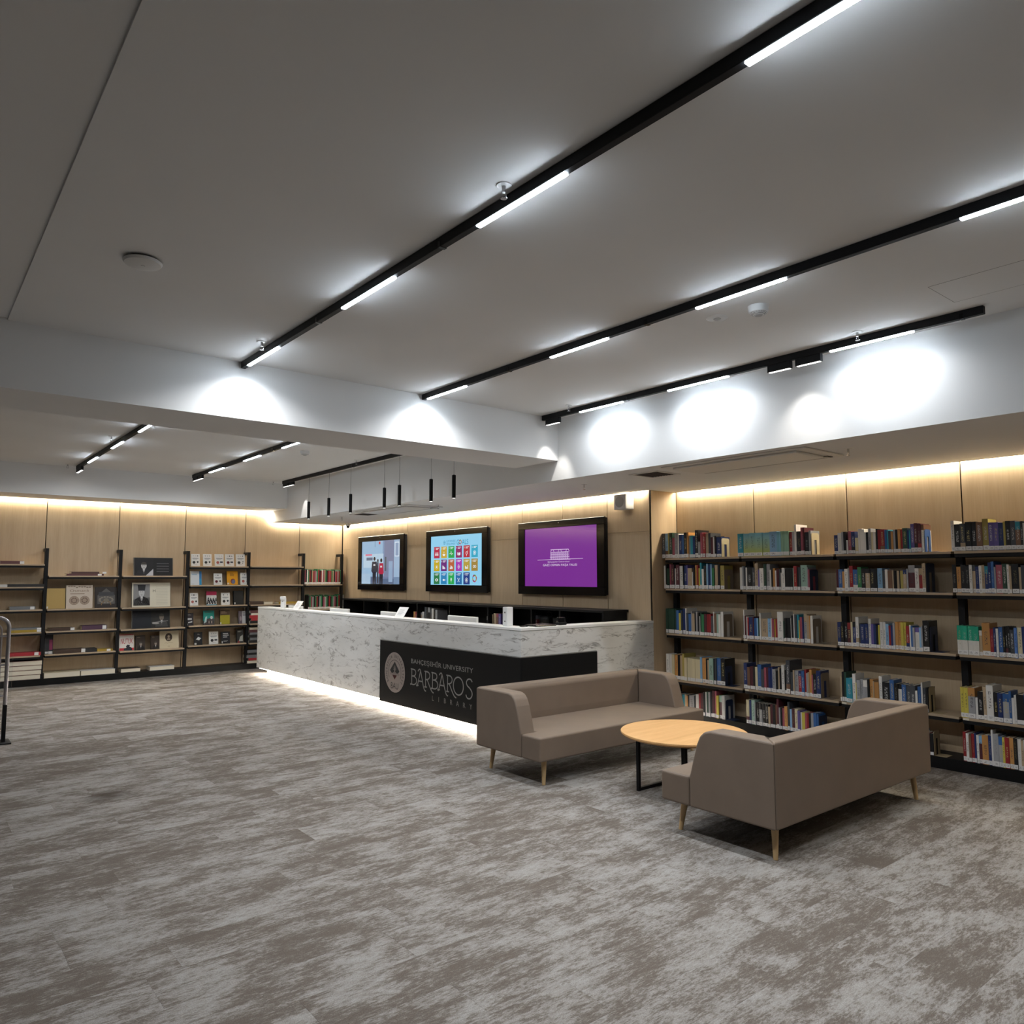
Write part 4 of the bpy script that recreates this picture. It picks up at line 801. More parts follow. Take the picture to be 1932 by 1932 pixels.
ROWS = [
(0,0,[(5.2709,0.0428,0.27,'Z',1),(5.2306,0.0377,0.269,'L',1),(5.2023,0.0188,0.274,'H',0),(5.1719,0.042,0.274,'D',1),(5.1347,0.0324,0.216,'P',0),(5.0978,0.0414,0.26,'S',1),(5.0703,0.0137,0.26,'W',0),(5.0429,0.041,0.248,'N',1),(5.0089,0.0271,0.247,'B',0),(4.9751,0.0404,0.268,'K',1),(4.9437,0.0223,0.268,'O',0),(4.9237,0.0178,0.234,'S',0),(4.8971,0.0354,0.233,'T',0),(4.8662,0.0264,0.221,'N',0),(4.8334,0.0393,0.287,'K',1),(4.7985,0.0304,0.165,'S',0),(4.7704,0.0259,0.258,'P',0),(4.7403,0.0343,0.251,'R',1),(4.7061,0.0341,0.251,'E',1),(4.6743,0.0296,0.25,'Z',0),(4.6427,0.0336,0.206,'M',0),(4.6175,0.0167,0.205,'W',0),(4.5987,0.0208,0.216,'K',0),(4.5594,0.0579,0.204,'N',1)]),
(0,1,[(5.2589,0.0231,0.246,'W',0),(5.2387,0.0173,0.263,'K',0),(5.2129,0.0343,0.217,'D',0),(5.1872,0.0171,0.262,'P',0),(5.1588,0.0396,0.255,'M',1),(5.1334,0.0113,0.26,'K',0),(5.1193,0.0169,0.215,'W',0),(5.0885,0.0447,0.254,'M',1),(5.0413,0.0498,0.241,'W',1),(5.0109,0.011,0.246,'K',0),(4.9862,0.0383,0.245,'N',1),(4.9616,0.0109,0.25,'V',0),(4.929,0.0542,0.216,'E',1),(4.8939,0.0161,0.177,'W',0),(4.8751,0.0214,0.221,'K',0),(4.8511,0.0267,0.248,'O',0),(4.8298,0.0159,0.247,'R',0),(4.8112,0.0212,0.214,'Y',0),(4.7901,0.0211,0.271,'T',0),(4.7665,0.0262,0.207,'W',0),(4.7351,0.0365,0.239,'K',1),(4.7065,0.0207,0.26,'L',0),(4.6807,0.0309,0.249,'N',0),(4.6575,0.0154,0.254,'L',0),(4.6371,0.0255,0.216,'G',0),(4.6192,0.0102,0.242,'K',0),(4.604,0.0203,0.247,'E',0),(4.5862,0.0152,0.247,'E',0),(4.5661,0.0252,0.251,'K',0),(4.531,0.045,0.24,'H',1)]),
(0,2,[(5.2384,0.028,0.262,'D',0),(5.2105,0.0278,0.261,'D',0),(5.1828,0.0277,0.26,'D',0),(5.1552,0.0275,0.26,'D',0),(5.1278,0.0274,0.259,'D',0),(5.0971,0.034,0.247,'B',0),(5.0666,0.027,0.218,'Y',0),(5.043,0.0202,0.246,'Z',0),(5.0161,0.0335,0.267,'N',0),(4.9927,0.0133,0.272,'W',0),(4.9728,0.0265,0.222,'Z',0),(4.9431,0.033,0.216,'B',0),(4.92,0.0131,0.243,'S',0),(4.8971,0.0327,0.22,'E',0),(4.871,0.0195,0.23,'K',0),(4.8515,0.0194,0.241,'S',0),(4.8321,0.0194,0.23,'K',0),(4.816,0.0129,0.196,'W',0),(4.8,0.0192,0.229,'D',0),(4.7744,0.0319,0.217,'G',0),(4.7426,0.0317,0.222,'M',0),(4.7142,0.0252,0.221,'R',0),(4.689,0.0251,0.221,'R',0),(4.664,0.025,0.204,'Z',0),(4.6453,0.0124,0.247,'W',0),(4.6236,0.0309,0.23,'U',0),(4.5959,0.0246,0.229,'A',0),(4.5713,0.0245,0.224,'W',0),(4.5439,0.0304,0.25,'W',0)]),
(0,3,[(5.2422,0.0425,0.26,'W',1),(5.2034,0.0351,0.259,'W',0),(5.1684,0.0349,0.259,'C',0),(5.1302,0.0416,0.258,'O',1),(5.0922,0.0344,0.257,'K',0),(5.0613,0.0273,0.256,'E',0),(5.0341,0.0272,0.277,'H',0),(5.0036,0.0338,0.238,'C',0),(4.9699,0.0336,0.237,'C',0),(4.9365,0.0333,0.236,'C',0),(4.9033,0.0331,0.235,'C',0),(4.8702,0.0329,0.235,'C',0),(4.8375,0.0327,0.234,'C',0),(4.8081,0.026,0.26,'L',0),(4.7725,0.0452,0.254,'O',1),(4.7404,0.0192,0.248,'K',0),(4.7212,0.0192,0.237,'E',0),(4.6862,0.0507,0.257,'A',1),(4.6514,0.0189,0.256,'K',0),(4.6326,0.0188,0.256,'Z',0),(4.5983,0.0498,0.265,'B',1),(4.5487,0.0493,0.264,'K',1)]),
(0,4,[(5.177,0.0319,0.191,'T',0),(5.1491,0.0238,0.19,'U',0),(5.1254,0.0237,0.19,'K',0),(5.0939,0.0393,0.183,'S',0),(5.0665,0.0156,0.183,'K',0),(5.0431,0.0311,0.183,'T',0),(5.016,0.0232,0.188,'E',0),(4.9967,0.0154,0.176,'O',0),(4.9775,0.023,0.187,'K',0),(4.9355,0.0609,0.186,'S',1),(4.8938,0.0226,0.191,'K',0),(4.8637,0.0375,0.206,'W',0),(4.8338,0.0224,0.217,'R',0),(4.8078,0.0297,0.227,'M',0),(4.7819,0.0221,0.237,'K',0),(4.7598,0.022,0.242,'W',0),(4.7378,0.0219,0.247,'D',0),(4.7159,0.0218,0.246,'S',0),(4.6941,0.0217,0.246,'K',0),(4.6689,0.0288,0.266,'M',0),(4.6437,0.0215,0.266,'P',0),(4.6187,0.0285,0.223,'Y',0),(4.5867,0.0354,0.227,'A',1),(4.5514,0.0352,0.232,'W',1)]),
(1,0,[(4.3071,0.0631,0.225,'T',1),(4.2416,0.0679,0.223,'J',1),(4.1742,0.0669,0.227,'J',1),(4.1023,0.0769,0.225,'J',1),(4.026,0.0756,0.223,'J',1),(3.9484,0.0797,0.231,'L',1),(3.8954,0.0263,0.225,'J',0),(3.8744,0.0157,0.225,'J',0),(3.8562,0.0208,0.229,'Q',0),(3.8354,0.0207,0.229,'Q',0),(3.8147,0.0206,0.228,'Q',0),(3.7941,0.0205,0.228,'Q',0),(3.7685,0.0306,0.217,'R',1),(3.7405,0.0254,0.221,'S',0),(3.7177,0.0202,0.285,'W',0),(3.6851,0.0451,0.22,'K',1),(3.6525,0.0199,0.253,'P',0),(3.6352,0.0149,0.253,'M',0),(3.608,0.0394,0.208,'K',1),(3.5785,0.0196,0.222,'S',0)]),
(1,1,[(4.31,0.0289,0.219,'W',0),(4.2869,0.0173,0.229,'S',0),(4.2697,0.0172,0.228,'Z',0),(4.2525,0.0171,0.217,'W',0),(4.2156,0.0567,0.217,'K',1),(4.1704,0.0337,0.216,'Z',1),(4.1369,0.0334,0.256,'E',1),(4.1118,0.0166,0.194,'V',0),(4.0815,0.0441,0.208,'W',1),(4.0458,0.0273,0.248,'D',1),(4.0132,0.038,0.247,'S',1),(3.9861,0.0162,0.191,'W',0),(3.9699,0.0161,0.191,'K',0),(3.9511,0.0214,0.206,'O',0),(3.9324,0.016,0.185,'W',0),(3.9112,0.0265,0.2,'M',0),(3.89,0.0158,0.199,'Z',0),(3.8768,0.0105,0.164,'W',0),(3.8558,0.0315,0.208,'W',1),(3.8322,0.0156,0.198,'K',0),(3.814,0.0208,0.202,'K',0),(3.7933,0.0207,0.202,'K',0),(3.7701,0.0257,0.201,'K',0),(3.7521,0.0102,0.206,'A',0),(3.7317,0.0306,0.225,'R',1),(3.7062,0.0203,0.215,'K',0),(3.6885,0.0152,0.214,'Z',0),(3.6484,0.0651,0.233,'A',1),(3.6109,0.0099,0.212,'S',0),(3.5985,0.0149,0.193,'P',0)]),
(1,2,[(4.2979,0.0107,0.222,'K',0),(4.2873,0.0106,0.279,'W',0),(4.274,0.0159,0.222,'M',0),(4.2581,0.0159,0.216,'W',0),(4.2423,0.0158,0.206,'R',0),(4.2134,0.0419,0.21,'N',1),(4.1872,0.0104,0.215,'M',0),(4.1664,0.0311,0.204,'B',0),(4.1431,0.0155,0.204,'L',0),(4.1276,0.0154,0.208,'D',0),(4.1122,0.0154,0.254,'W',0),(4.069,0.0711,0.202,'E',1),(4.0158,0.0352,0.206,'L',1),(3.9933,0.01,0.21,'W',0),(3.9758,0.0249,0.205,'P',0),(3.9559,0.0149,0.204,'Y',0),(3.9386,0.0198,0.204,'R',0),(3.8994,0.0588,0.273,'W',1),(3.8627,0.0146,0.188,'D',0),(3.8457,0.0194,0.217,'K',0),(3.8264,0.0193,0.216,'K',0),(3.8072,0.0192,0.216,'K',0),(3.7928,0.0096,0.22,'W',0),(3.7761,0.0238,0.244,'K',0),(3.7595,0.0095,0.259,'W',0),(3.7429,0.0236,0.248,'Z',0),(3.7217,0.0188,0.253,'T',0),(3.7076,0.0094,0.204,'Y',0),(3.6912,0.0234,0.232,'P',0),(3.6725,0.014,0.232,'N',0),(3.6493,0.0324,0.26,'E',1),(3.6216,0.023,0.25,'E',0),(3.6055,0.0092,0.249,'O',0),(3.5895,0.0228,0.249,'W',0)]),
(1,3,[(4.2878,0.0371,0.247,'N',1),(4.2535,0.0316,0.21,'U',0),(4.222,0.0314,0.219,'M',0),(4.196,0.0208,0.224,'K',0),(4.1726,0.0259,0.218,'C',0),(4.1392,0.0411,0.243,'B',1),(4.1033,0.0306,0.202,'Z',0),(4.0754,0.0253,0.221,'P',0),(4.0526,0.0202,0.225,'M',0),(4.03,0.0251,0.225,'N',0),(4.0075,0.02,0.229,'N',0),(3.9802,0.0347,0.214,'S',1),(3.9505,0.0246,0.198,'K',0),(3.9308,0.0147,0.237,'E',0),(3.9137,0.0196,0.227,'K',0),(3.8893,0.0292,0.261,'W',1),(3.865,0.0193,0.216,'K',0),(3.8362,0.0384,0.308,'Z',1),(3.8026,0.0286,0.205,'Z',0),(3.7812,0.0142,0.224,'E',0),(3.7552,0.0377,0.223,'S',1),(3.72,0.0328,0.222,'N',1),(3.6896,0.0279,0.226,'B',1),(3.6664,0.0185,0.24,'R',0),(3.6503,0.0138,0.211,'S',0),(3.6365,0.0138,0.22,'E',0),(3.6182,0.0229,0.243,'O',0),(3.5999,0.0137,0.2,'P',0),(3.5772,0.0317,0.209,'K',1),(3.5411,0.0404,0.241,'N',1)]),
(1,4,[(4.2764,0.0336,0.225,'C',1),(4.2485,0.0223,0.224,'N',0),(4.218,0.0387,0.229,'A',1),(4.1932,0.011,0.213,'S',0),(4.1685,0.0383,0.212,'K',1),(4.1331,0.0326,0.211,'K',1),(4.1007,0.0323,0.211,'K',1),(4.0684,0.0321,0.21,'K',1),(4.0417,0.0213,0.189,'E',0),(4.0179,0.0265,0.214,'M',0),(3.9915,0.0263,0.213,'K',0),(3.9705,0.0157,0.218,'U',0),(3.9522,0.0209,0.271,'M',0),(3.934,0.0156,0.197,'S',0),(3.9184,0.0155,0.197,'K',0),(3.8978,0.0258,0.196,'P',0),(3.8695,0.0307,0.215,'O',1),(3.844,0.0204,0.258,'Z',0),(3.8236,0.0203,0.195,'L',0),(3.7984,0.0302,0.204,'M',1),(3.7682,0.03,0.203,'C',1),(3.7408,0.0249,0.193,'V',0),(3.7209,0.0149,0.183,'W',0),(3.6987,0.0296,0.182,'Y',0),(3.6741,0.0196,0.182,'P',0),(3.6546,0.0195,0.181,'R',0),(3.6351,0.0194,0.181,'K',0),(3.6133,0.0242,0.19,'S',0),(3.5868,0.0288,0.194,'B',0),(3.5629,0.0191,0.189,'B',0)]),
(2,0,[(3.3315,0.0342,0.169,'N',1),(3.2974,0.0339,0.187,'W',1),(3.2708,0.0193,0.196,'S',0),(3.2491,0.024,0.195,'K',0),(3.23,0.0143,0.121,'W',0),(3.2086,0.0285,0.199,'P',1),(3.1778,0.033,0.194,'N',1),(3.1473,0.0281,0.138,'C',0),(3.1239,0.0186,0.215,'W',0),(3.1054,0.0185,0.215,'W',0),(3.0869,0.0185,0.21,'W',0),(3.0708,0.0138,0.182,'W',0),(3.0524,0.0229,0.182,'K',0),(3.0296,0.0228,0.213,'S',1),(3.0092,0.0181,0.181,'C',0),(2.9889,0.0225,0.18,'W',0),(2.9709,0.0135,0.207,'K',0),(2.953,0.0223,0.197,'R',0),(2.9241,0.0355,0.201,'R',1),(2.8975,0.0176,0.196,'B',0),(2.8821,0.0132,0.196,'T',0),(2.8646,0.0219,0.186,'Z',0),(2.845,0.0174,0.177,'O',0),(2.8276,0.0173,0.194,'S',0),(2.8082,0.0216,0.194,'K',0),(2.7867,0.0214,0.198,'O',0),(2.7674,0.0171,0.193,'R',0),(2.7398,0.0381,0.201,'D',1),(2.7144,0.0126,0.183,'N',0),(2.7018,0.0126,0.183,'T',0),(2.6809,0.0292,0.234,'V',1),(2.6539,0.0249,0.238,'M',1),(2.627,0.0288,0.233,'M',1),(2.6023,0.0205,0.223,'U',1)]),
(2,1,[(3.3317,0.0203,0.192,'M',0),(3.3039,0.0353,0.191,'B',1),(3.2763,0.02,0.172,'O',0),(3.2513,0.0299,0.195,'W',1),(3.229,0.0149,0.203,'S',0),(3.2068,0.0295,0.221,'R',1),(3.17,0.0439,0.188,'B',1),(3.1311,0.0339,0.21,'G',1),(3.0974,0.0336,0.196,'K',1),(3.0616,0.0381,0.195,'K',1),(3.0237,0.0377,0.194,'K',1),(2.9932,0.0234,0.189,'K',0),(2.9606,0.0418,0.197,'L',1),(2.9282,0.023,0.178,'Z',0),(2.9052,0.0229,0.187,'W',0),(2.8847,0.0182,0.177,'U',0),(2.8665,0.0181,0.181,'U',0),(2.8507,0.0136,0.181,'E',0),(2.8371,0.0135,0.176,'K',0),(2.8236,0.0135,0.176,'K',0),(2.808,0.0179,0.176,'E',0),(2.7946,0.0089,0.175,'K',0),(2.779,0.0222,0.175,'H',0),(2.7547,0.0265,0.183,'N',1),(2.7349,0.0132,0.191,'S',0),(2.7022,0.0522,0.221,'S',1),(2.661,0.0302,0.194,'W',1),(2.6331,0.0257,0.193,'E',1),(2.6075,0.0255,0.235,'E',1)]),
(2,2,[(3.3318,0.0284,0.204,'N',1),(3.3035,0.0282,0.204,'K',1),(3.273,0.0327,0.203,'K',1),(3.2428,0.0278,0.202,'R',1),(3.2196,0.0184,0.211,'C',0),(3.1966,0.0275,0.21,'K',1),(3.1692,0.0273,0.255,'W',1),(3.1487,0.0136,0.2,'Z',0),(3.1239,0.0361,0.195,'N',1),(3.0902,0.0313,0.199,'N',1),(3.0635,0.0222,0.243,'W',1),(3.0413,0.0221,0.202,'V',0),(3.0193,0.022,0.197,'N',0),(2.9996,0.0175,0.188,'K',0),(2.9843,0.0131,0.196,'Y',0),(2.9647,0.026,0.222,'W',1),(2.9409,0.0216,0.222,'W',1),(2.9173,0.0257,0.208,'L',1),(2.8959,0.0171,0.194,'R',0),(2.8789,0.017,0.194,'N',0),(2.862,0.0169,0.219,'S',0),(2.8409,0.0252,0.228,'O',1),(2.8178,0.0209,0.227,'O',1),(2.797,0.0208,0.226,'Y',1),(2.7762,0.0207,0.226,'Y',1),(2.7536,0.0247,0.199,'R',1),(2.7351,0.0123,0.207,'W',0),(2.7208,0.0163,0.198,'B',0),(2.7045,0.0163,0.189,'S',0),(2.6802,0.0323,0.189,'V',1),(2.656,0.0161,0.192,'L',0),(2.642,0.012,0.205,'S',0),(2.6122,0.0476,0.247,'K',1)]),
(2,3,[(3.3337,0.0147,0.217,'E',0),(3.3166,0.0195,0.253,'K',0),(3.2971,0.0194,0.253,'D',0),(3.2609,0.053,0.206,'T',1),(3.2201,0.0286,0.246,'W',1),(3.201,0.0095,0.173,'Y',0),(3.1798,0.0331,0.199,'S',1),(3.1515,0.0235,0.208,'S',1),(3.1212,0.0373,0.203,'W',1),(3.0933,0.0185,0.211,'K',0),(3.0702,0.0276,0.215,'O',1),(3.0519,0.0092,0.201,'E',0),(3.0359,0.0228,0.196,'O',0),(3.0154,0.0182,0.196,'O',0),(2.9928,0.0271,0.248,'W',1),(2.948,0.0625,0.203,'K',1),(2.8991,0.0353,0.228,'B',1),(2.8662,0.0306,0.201,'K',1),(2.8357,0.0304,0.2,'K',1),(2.8033,0.0344,0.199,'B',1),(2.769,0.0341,0.198,'Z',1),(2.7329,0.038,0.202,'Z',1),(2.7055,0.0168,0.162,'W',0),(2.6846,0.0251,0.196,'B',1),(2.6658,0.0125,0.23,'W',0),(2.6472,0.0248,0.187,'Z',1),(2.6265,0.0165,0.195,'K',0)]),
(2,4,[(2.7815,0.0281,0.172,'K',0),(2.7558,0.0233,0.18,'B',0),(2.7326,0.0231,0.171,'W',0),(2.7095,0.023,0.175,'E',0),(2.6843,0.0274,0.187,'N',0),(2.6592,0.0227,0.169,'W',0),(2.6343,0.0271,0.16,'R',0),(2.6074,0.0269,0.168,'K',0)]),
(3,0,[(2.3784,0.0241,0.242,'W',1),(2.3445,0.0438,0.212,'K',1),(2.3048,0.0355,0.215,'Z',1),(2.2657,0.0429,0.226,'K',1),(2.2269,0.0347,0.225,'K',1),(2.1885,0.042,0.22,'U',1),(2.1467,0.0415,0.243,'H',1),(2.1091,0.0336,0.213,'V',1),(2.0756,0.0333,0.212,'V',1),(2.0425,0.033,0.207,'N',1),(2.0186,0.0146,0.215,'H',0),(1.9951,0.0326,0.218,'K',1),(1.9626,0.0323,0.217,'Z',1),(1.9304,0.032,0.208,'T',1),(1.9056,0.0177,0.211,'K',1),(1.8897,0.0141,0.195,'W',0),(1.8722,0.021,0.207,'K',0),(1.8512,0.0209,0.194,'S',0),(1.8304,0.0208,0.201,'U',0)]),
(3,1,[(2.3794,0.0297,0.22,'K',1),(2.3498,0.0295,0.203,'O',1),(2.3184,0.0334,0.218,'K',1),(2.2872,0.029,0.209,'K',1),(2.2624,0.0206,0.217,'W',1),(2.2419,0.0205,0.212,'Z',1),(2.2195,0.0244,0.203,'N',1),(2.1972,0.0202,0.211,'W',1),(2.1771,0.0201,0.214,'E',1),(2.155,0.024,0.206,'T',1),(2.1331,0.0199,0.233,'N',1),(2.1133,0.0198,0.241,'B',1),(2.0975,0.0118,0.2,'S',0),(2.0702,0.0429,0.215,'P',1),(2.0332,0.0309,0.222,'D',1),(2.0101,0.0154,0.217,'W',1),(1.9948,0.0153,0.205,'E',0),(1.9644,0.0455,0.22,'K',1),(1.9341,0.015,0.196,'E',0),(1.9079,0.0373,0.21,'Z',0),(1.8781,0.0222,0.213,'S',0),(1.856,0.0221,0.209,'K',0),(1.8376,0.0146,0.212,'W',0)]),
(3,2,[(2.3652,0.0346,0.222,'t',1),(2.3286,0.0386,0.221,'t',1),(2.2902,0.0382,0.22,'t',1),(2.2501,0.042,0.219,'t',1),(2.2187,0.0208,0.19,'W',1),(2.1816,0.0536,0.249,'O',1),(2.1425,0.0245,0.208,'R',1),(2.1222,0.0162,0.219,'N',1),(2.106,0.0161,0.211,'W',1),(2.0839,0.0281,0.222,'B',1),(2.0619,0.016,0.229,'K',1),(2.046,0.0159,0.229,'K',1),(2.0301,0.0158,0.228,'K',1),(2.0085,0.0275,0.208,'Z',1),(1.985,0.0195,0.223,'b',1),(1.9597,0.031,0.226,'C',1),(1.9307,0.0269,0.233,'N',0),(1.902,0.0305,0.22,'O',0),(1.8754,0.0227,0.219,'K',0),(1.8547,0.0188,0.215,'W',0)]),
(3,3,[(2.3658,0.0266,0.229,'Y',1),(2.3393,0.0264,0.228,'Y',1),(2.3022,0.0479,0.231,'O',1),(2.2696,0.0173,0.161,'W',0),(2.2417,0.0386,0.209,'K',1),(2.2118,0.0212,0.248,'E',1),(2.178,0.0463,0.263,'W',1),(2.1403,0.0292,0.214,'K',1),(2.1092,0.033,0.213,'N',1),(2.0722,0.0409,0.212,'B',1),(2.0436,0.0162,0.235,'B',1),(2.0275,0.0162,0.187,'W',0),(2.0113,0.0161,0.21,'W',1),(1.9794,0.0478,0.217,'K',0),(1.9378,0.0354,0.224,'B',0),(1.9084,0.0234,0.219,'K',0),(1.885,0.0233,0.222,'W',0),(1.8637,0.0193,0.217,'R',0)]),
(3,4,[(2.3691,0.0218,0.22,'R',1),(2.3474,0.0216,0.211,'W',1),(2.328,0.0172,0.202,'U',0),(2.3086,0.0214,0.214,'R',1),(2.2915,0.0128,0.222,'N',0),(2.2766,0.017,0.209,'W',1),(2.2576,0.0211,0.208,'L',1),(2.2261,0.0419,0.216,'O',1),(2.1948,0.0208,0.219,'N',1),(2.1782,0.0124,0.262,'W',0),(2.1535,0.037,0.237,'S',1),(2.1228,0.0244,0.224,'B',1),(2.1025,0.0162,0.22,'Y',1),(2.0803,0.0282,0.223,'R',1),(2.0523,0.0279,0.226,'O',1),(2.0264,0.0238,0.225,'K',1),(2.0027,0.0236,0.224,'W',1),(1.9831,0.0157,0.216,'E',1),(1.9616,0.0272,0.223,'W',0),(1.9307,0.0347,0.237,'Z',0),(1.9018,0.0229,0.229,'K',0),(1.8809,0.019,0.228,'M',0)])]
RN = ['top', 'second', 'third', 'fourth', 'bottom']; BN = ['bay beside return wall', 'second bay from return wall', 'third bay from return wall', 'rightmost bay']
for (bay, row, items) in ROWS:
    z = ([*ZR, 0.09])[row]; n = 0
    grp = 'books on the %s shelf of the %s' % (RN[row], BN[bay])
    for (y, w_, h, code, ind) in items:
        n += 1; d = min(0.24, max(0.125, h * 0.68 + rb.uniform(-0.012, 0.012))); x = 6.418 + rb.uniform(0, 0.010)
        if ind:
            sz = 'tall ' if h > 0.27 else 'short ' if h < 0.185 else 'thick ' if w_ > 0.042 else ''
            book(x, y, z, w_ * 0.985, h, d, code, 0, '%s%s book, %s from left, %s shelf, %s' % (sz, CN[code[0]], ORDW[n], RN[row], BN[bay]), grp)
        else: stuff_book(x, y, z, w_ * 0.96, h, d, code)
def bookend(y, z, h, w_, col, bay, row):
    o = empty('bookend', (6.425, y, z), label='%s metal bookend holding the %s shelf row in the %s' % (col[0], RN[row], BN[bay]), cat='bookend', group='metal bookends on the right shelves')
    m = MATS.get('bookend_' + col[0]) or mat('bookend_' + col[0], col[1], 0.45)
    # upright plate with a slot, facing along the shelf
    W, H, sl = w_, h, w_ * 0.16; cx = W * 0.5
    f = MB(); r = 0.02
    f.box(0, -0.002, 0, cx - sl, 0.0, H*0.68); f.box(cx + sl, -0.002, 0, W, 0.0, H*0.68)
    f.prism([(0.0, H*0.68), (W, H*0.68), (W, H - r), (W - r*0.4, H - r*0.3), (W - r, H), (r, H), (r*0.4, H - r*0.3), (0, H - r)][::-1], 1, 0, 0.002) if False else None
    pts = [(0.0, H*0.68), (W, H*0.68), (W, H - r), (W - r*0.3, H - r*0.3), (W - r, H), (r, H), (r*0.3, H - r*0.3), (0, H - r)]
    nn = len(pts); f.add([(a, -0.002, b) for a, b in pts] + [(a, 0, b) for a, b in pts], [tuple(range(nn)), tuple(range(2*nn-1, nn-1, -1))] + [(i, nn+i, nn+(i+1) % nn, (i+1) % nn) for i in range(nn)])
    f.obj('plate', m, o)
    MB().box(0, -0.09, 0, W, -0.002, 0.002).obj('foot', m, o)
BE = [(4.5284,1.7005,0.19,0.13,('cream',(0.55, 0.47, 0.3)),0,0),
(4.5065,1.3755,0.2,0.15,('taupe',(0.24, 0.19, 0.14)),0,1),
(4.5266,0.9005,0.225,0.15,('taupe',(0.24, 0.19, 0.14)),0,2),
(4.5221,0.4205,0.19,0.12,('navy',(0.012, 0.025, 0.07)),0,3),
(4.5256,0.0905,0.19,0.12,('navy',(0.012, 0.025, 0.07)),0,4),
(3.5616,1.7005,0.2,0.13,('cream',(0.55, 0.47, 0.3)),1,0),
(3.589,1.3755,0.19,0.14,('navy',(0.012, 0.025, 0.07)),1,1),
(3.5761,0.9005,0.22,0.14,('taupe',(0.24, 0.19, 0.14)),1,2),
(3.5189,0.4205,0.22,0.14,('taupe',(0.24, 0.19, 0.14)),1,3),
(3.5513,0.0905,0.17,0.14,('navy',(0.012, 0.025, 0.07)),1,4),
(2.5861,1.7005,0.185,0.11,('blue',(0.05, 0.13, 0.36)),2,0),
(2.5887,1.3755,0.235,0.16,('navy',(0.012, 0.025, 0.07)),2,1),
(2.5824,0.9005,0.2,0.14,('navy',(0.012, 0.025, 0.07)),2,2),
(2.6123,0.4205,0.2,0.11,('tan',(0.36, 0.28, 0.16)),2,3),
(2.5919,0.0905,0.19,0.11,('tan',(0.36, 0.28, 0.16)),2,4)]
for a in BE: bookend(*a)
# books in the low bookcase behind the desk, seen over the counter
for k, (y, w_, h, code, lab) in enumerate([(9.5613, 0.0461, 0.17, 'O', 'orange book in low bookcase left of the tilted card, first from left'),
(9.5138, 0.0461, 0.165, 'R', 'red book in low bookcase left of the tilted card, second from left'),
(9.4663, 0.0461, 0.175, 'W', 'white book in low bookcase left of the tilted card, third from left'),
(9.4188, 0.0461, 0.167, 'E', 'beige book in low bookcase left of the tilted card, fourth from left'),
(9.3712, 0.0461, 0.164, 'S', 'grey book in low bookcase left of the tilted card, fifth from left'),
(9.3238, 0.0461, 0.175, 'W', 'white book in low bookcase left of the tilted card, sixth from left'),
(9.2614, 0.0457, 0.249, 'Z', 'charcoal book in low bookcase right of the tilted card, first from left'),
(9.2143, 0.0457, 0.244, 'K', 'black book in low bookcase right of the tilted card, second from left'),
(9.1671, 0.0457, 0.242, 'S', 'grey book in low bookcase right of the tilted card, third from left'),
(9.12, 0.0457, 0.218, 'Z', 'charcoal book in low bookcase right of the tilted card, fourth from left'),
(9.0729, 0.0457, 0.232, 'W', 'white book in low bookcase right of the tilted card, fifth from left'),
(9.0257, 0.0457, 0.22, 'K', 'black book in low bookcase right of the tilted card, sixth from left'),
(8.9786, 0.0457, 0.216, 'S', 'grey book in low bookcase right of the tilted card, seventh from left'),
(7.7683, 0.042, 0.174, 'W', 'white book in low bookcase further left of the white device, first from left'),
(7.725, 0.042, 0.178, 'R', 'red book in low bookcase further left of the white device, second from left'),
(7.6817, 0.042, 0.203, 'E', 'beige book in low bookcase further left of the white device, third from left'),
(7.6208, 0.0469, 0.215, 'E', 'beige book in low bookcase just left of the white device, first from left'),
(7.5725, 0.0469, 0.214, 'P', 'pink-red book in low bookcase just left of the white device, second from left'),
(7.5242, 0.0469, 0.214, 'V', 'violet book in low bookcase just left of the white device, third from left'),
(6.8833, 0.0323, 0.204, 'W', 'white book in low bookcase beside the black bag, first from left'),
(6.85, 0.0323, 0.208, 'O', 'orange book in low bookcase beside the black bag, second from left'),
(6.8167, 0.0323, 0.221, 'Z', 'charcoal book in low bookcase beside the black bag, third from left')]):
    book(5.93, y, 0.82, w_, h, 0.18, code, 0, lab, 'books in the low bookcase behind the desk', lab=h > 0.2)
o = tag(MB().prism([(5.95, 6.63), (6.15, 6.63), (6.15, 6.80), (5.95, 6.80)], 2, 0.82, 1.035).obj('bag', 'black_laminate', bevel=0.03, seg=3), 'small black bag in the low bookcase beside the last book group', 'bag')
MB().tube([(6.05, 6.66, 1.03), (6.05, 6.67, 1.075), (6.05, 6.715, 1.09), (6.05, 6.76, 1.075), (6.05, 6.77, 1.03)], 0.006, 8).obj('handle', 'black_metal', o)
o = tag(MB().box(6.00, 6.36, 0.82, 6.16, 6.60, 1.02).obj('storage_box', 'black_laminate', bevel=0.006), 'flat black box with white ring mark in the low bookcase', 'box')
pp = Print((6.0, 6.60, 0.82), (0, -1, 0), (0, 0, 1)); pp.ring(0.17, 0.10, 0.02, 0.027, (0.5, 0.5, 0.5)); pp.obj('ring_mark', 'print', o)
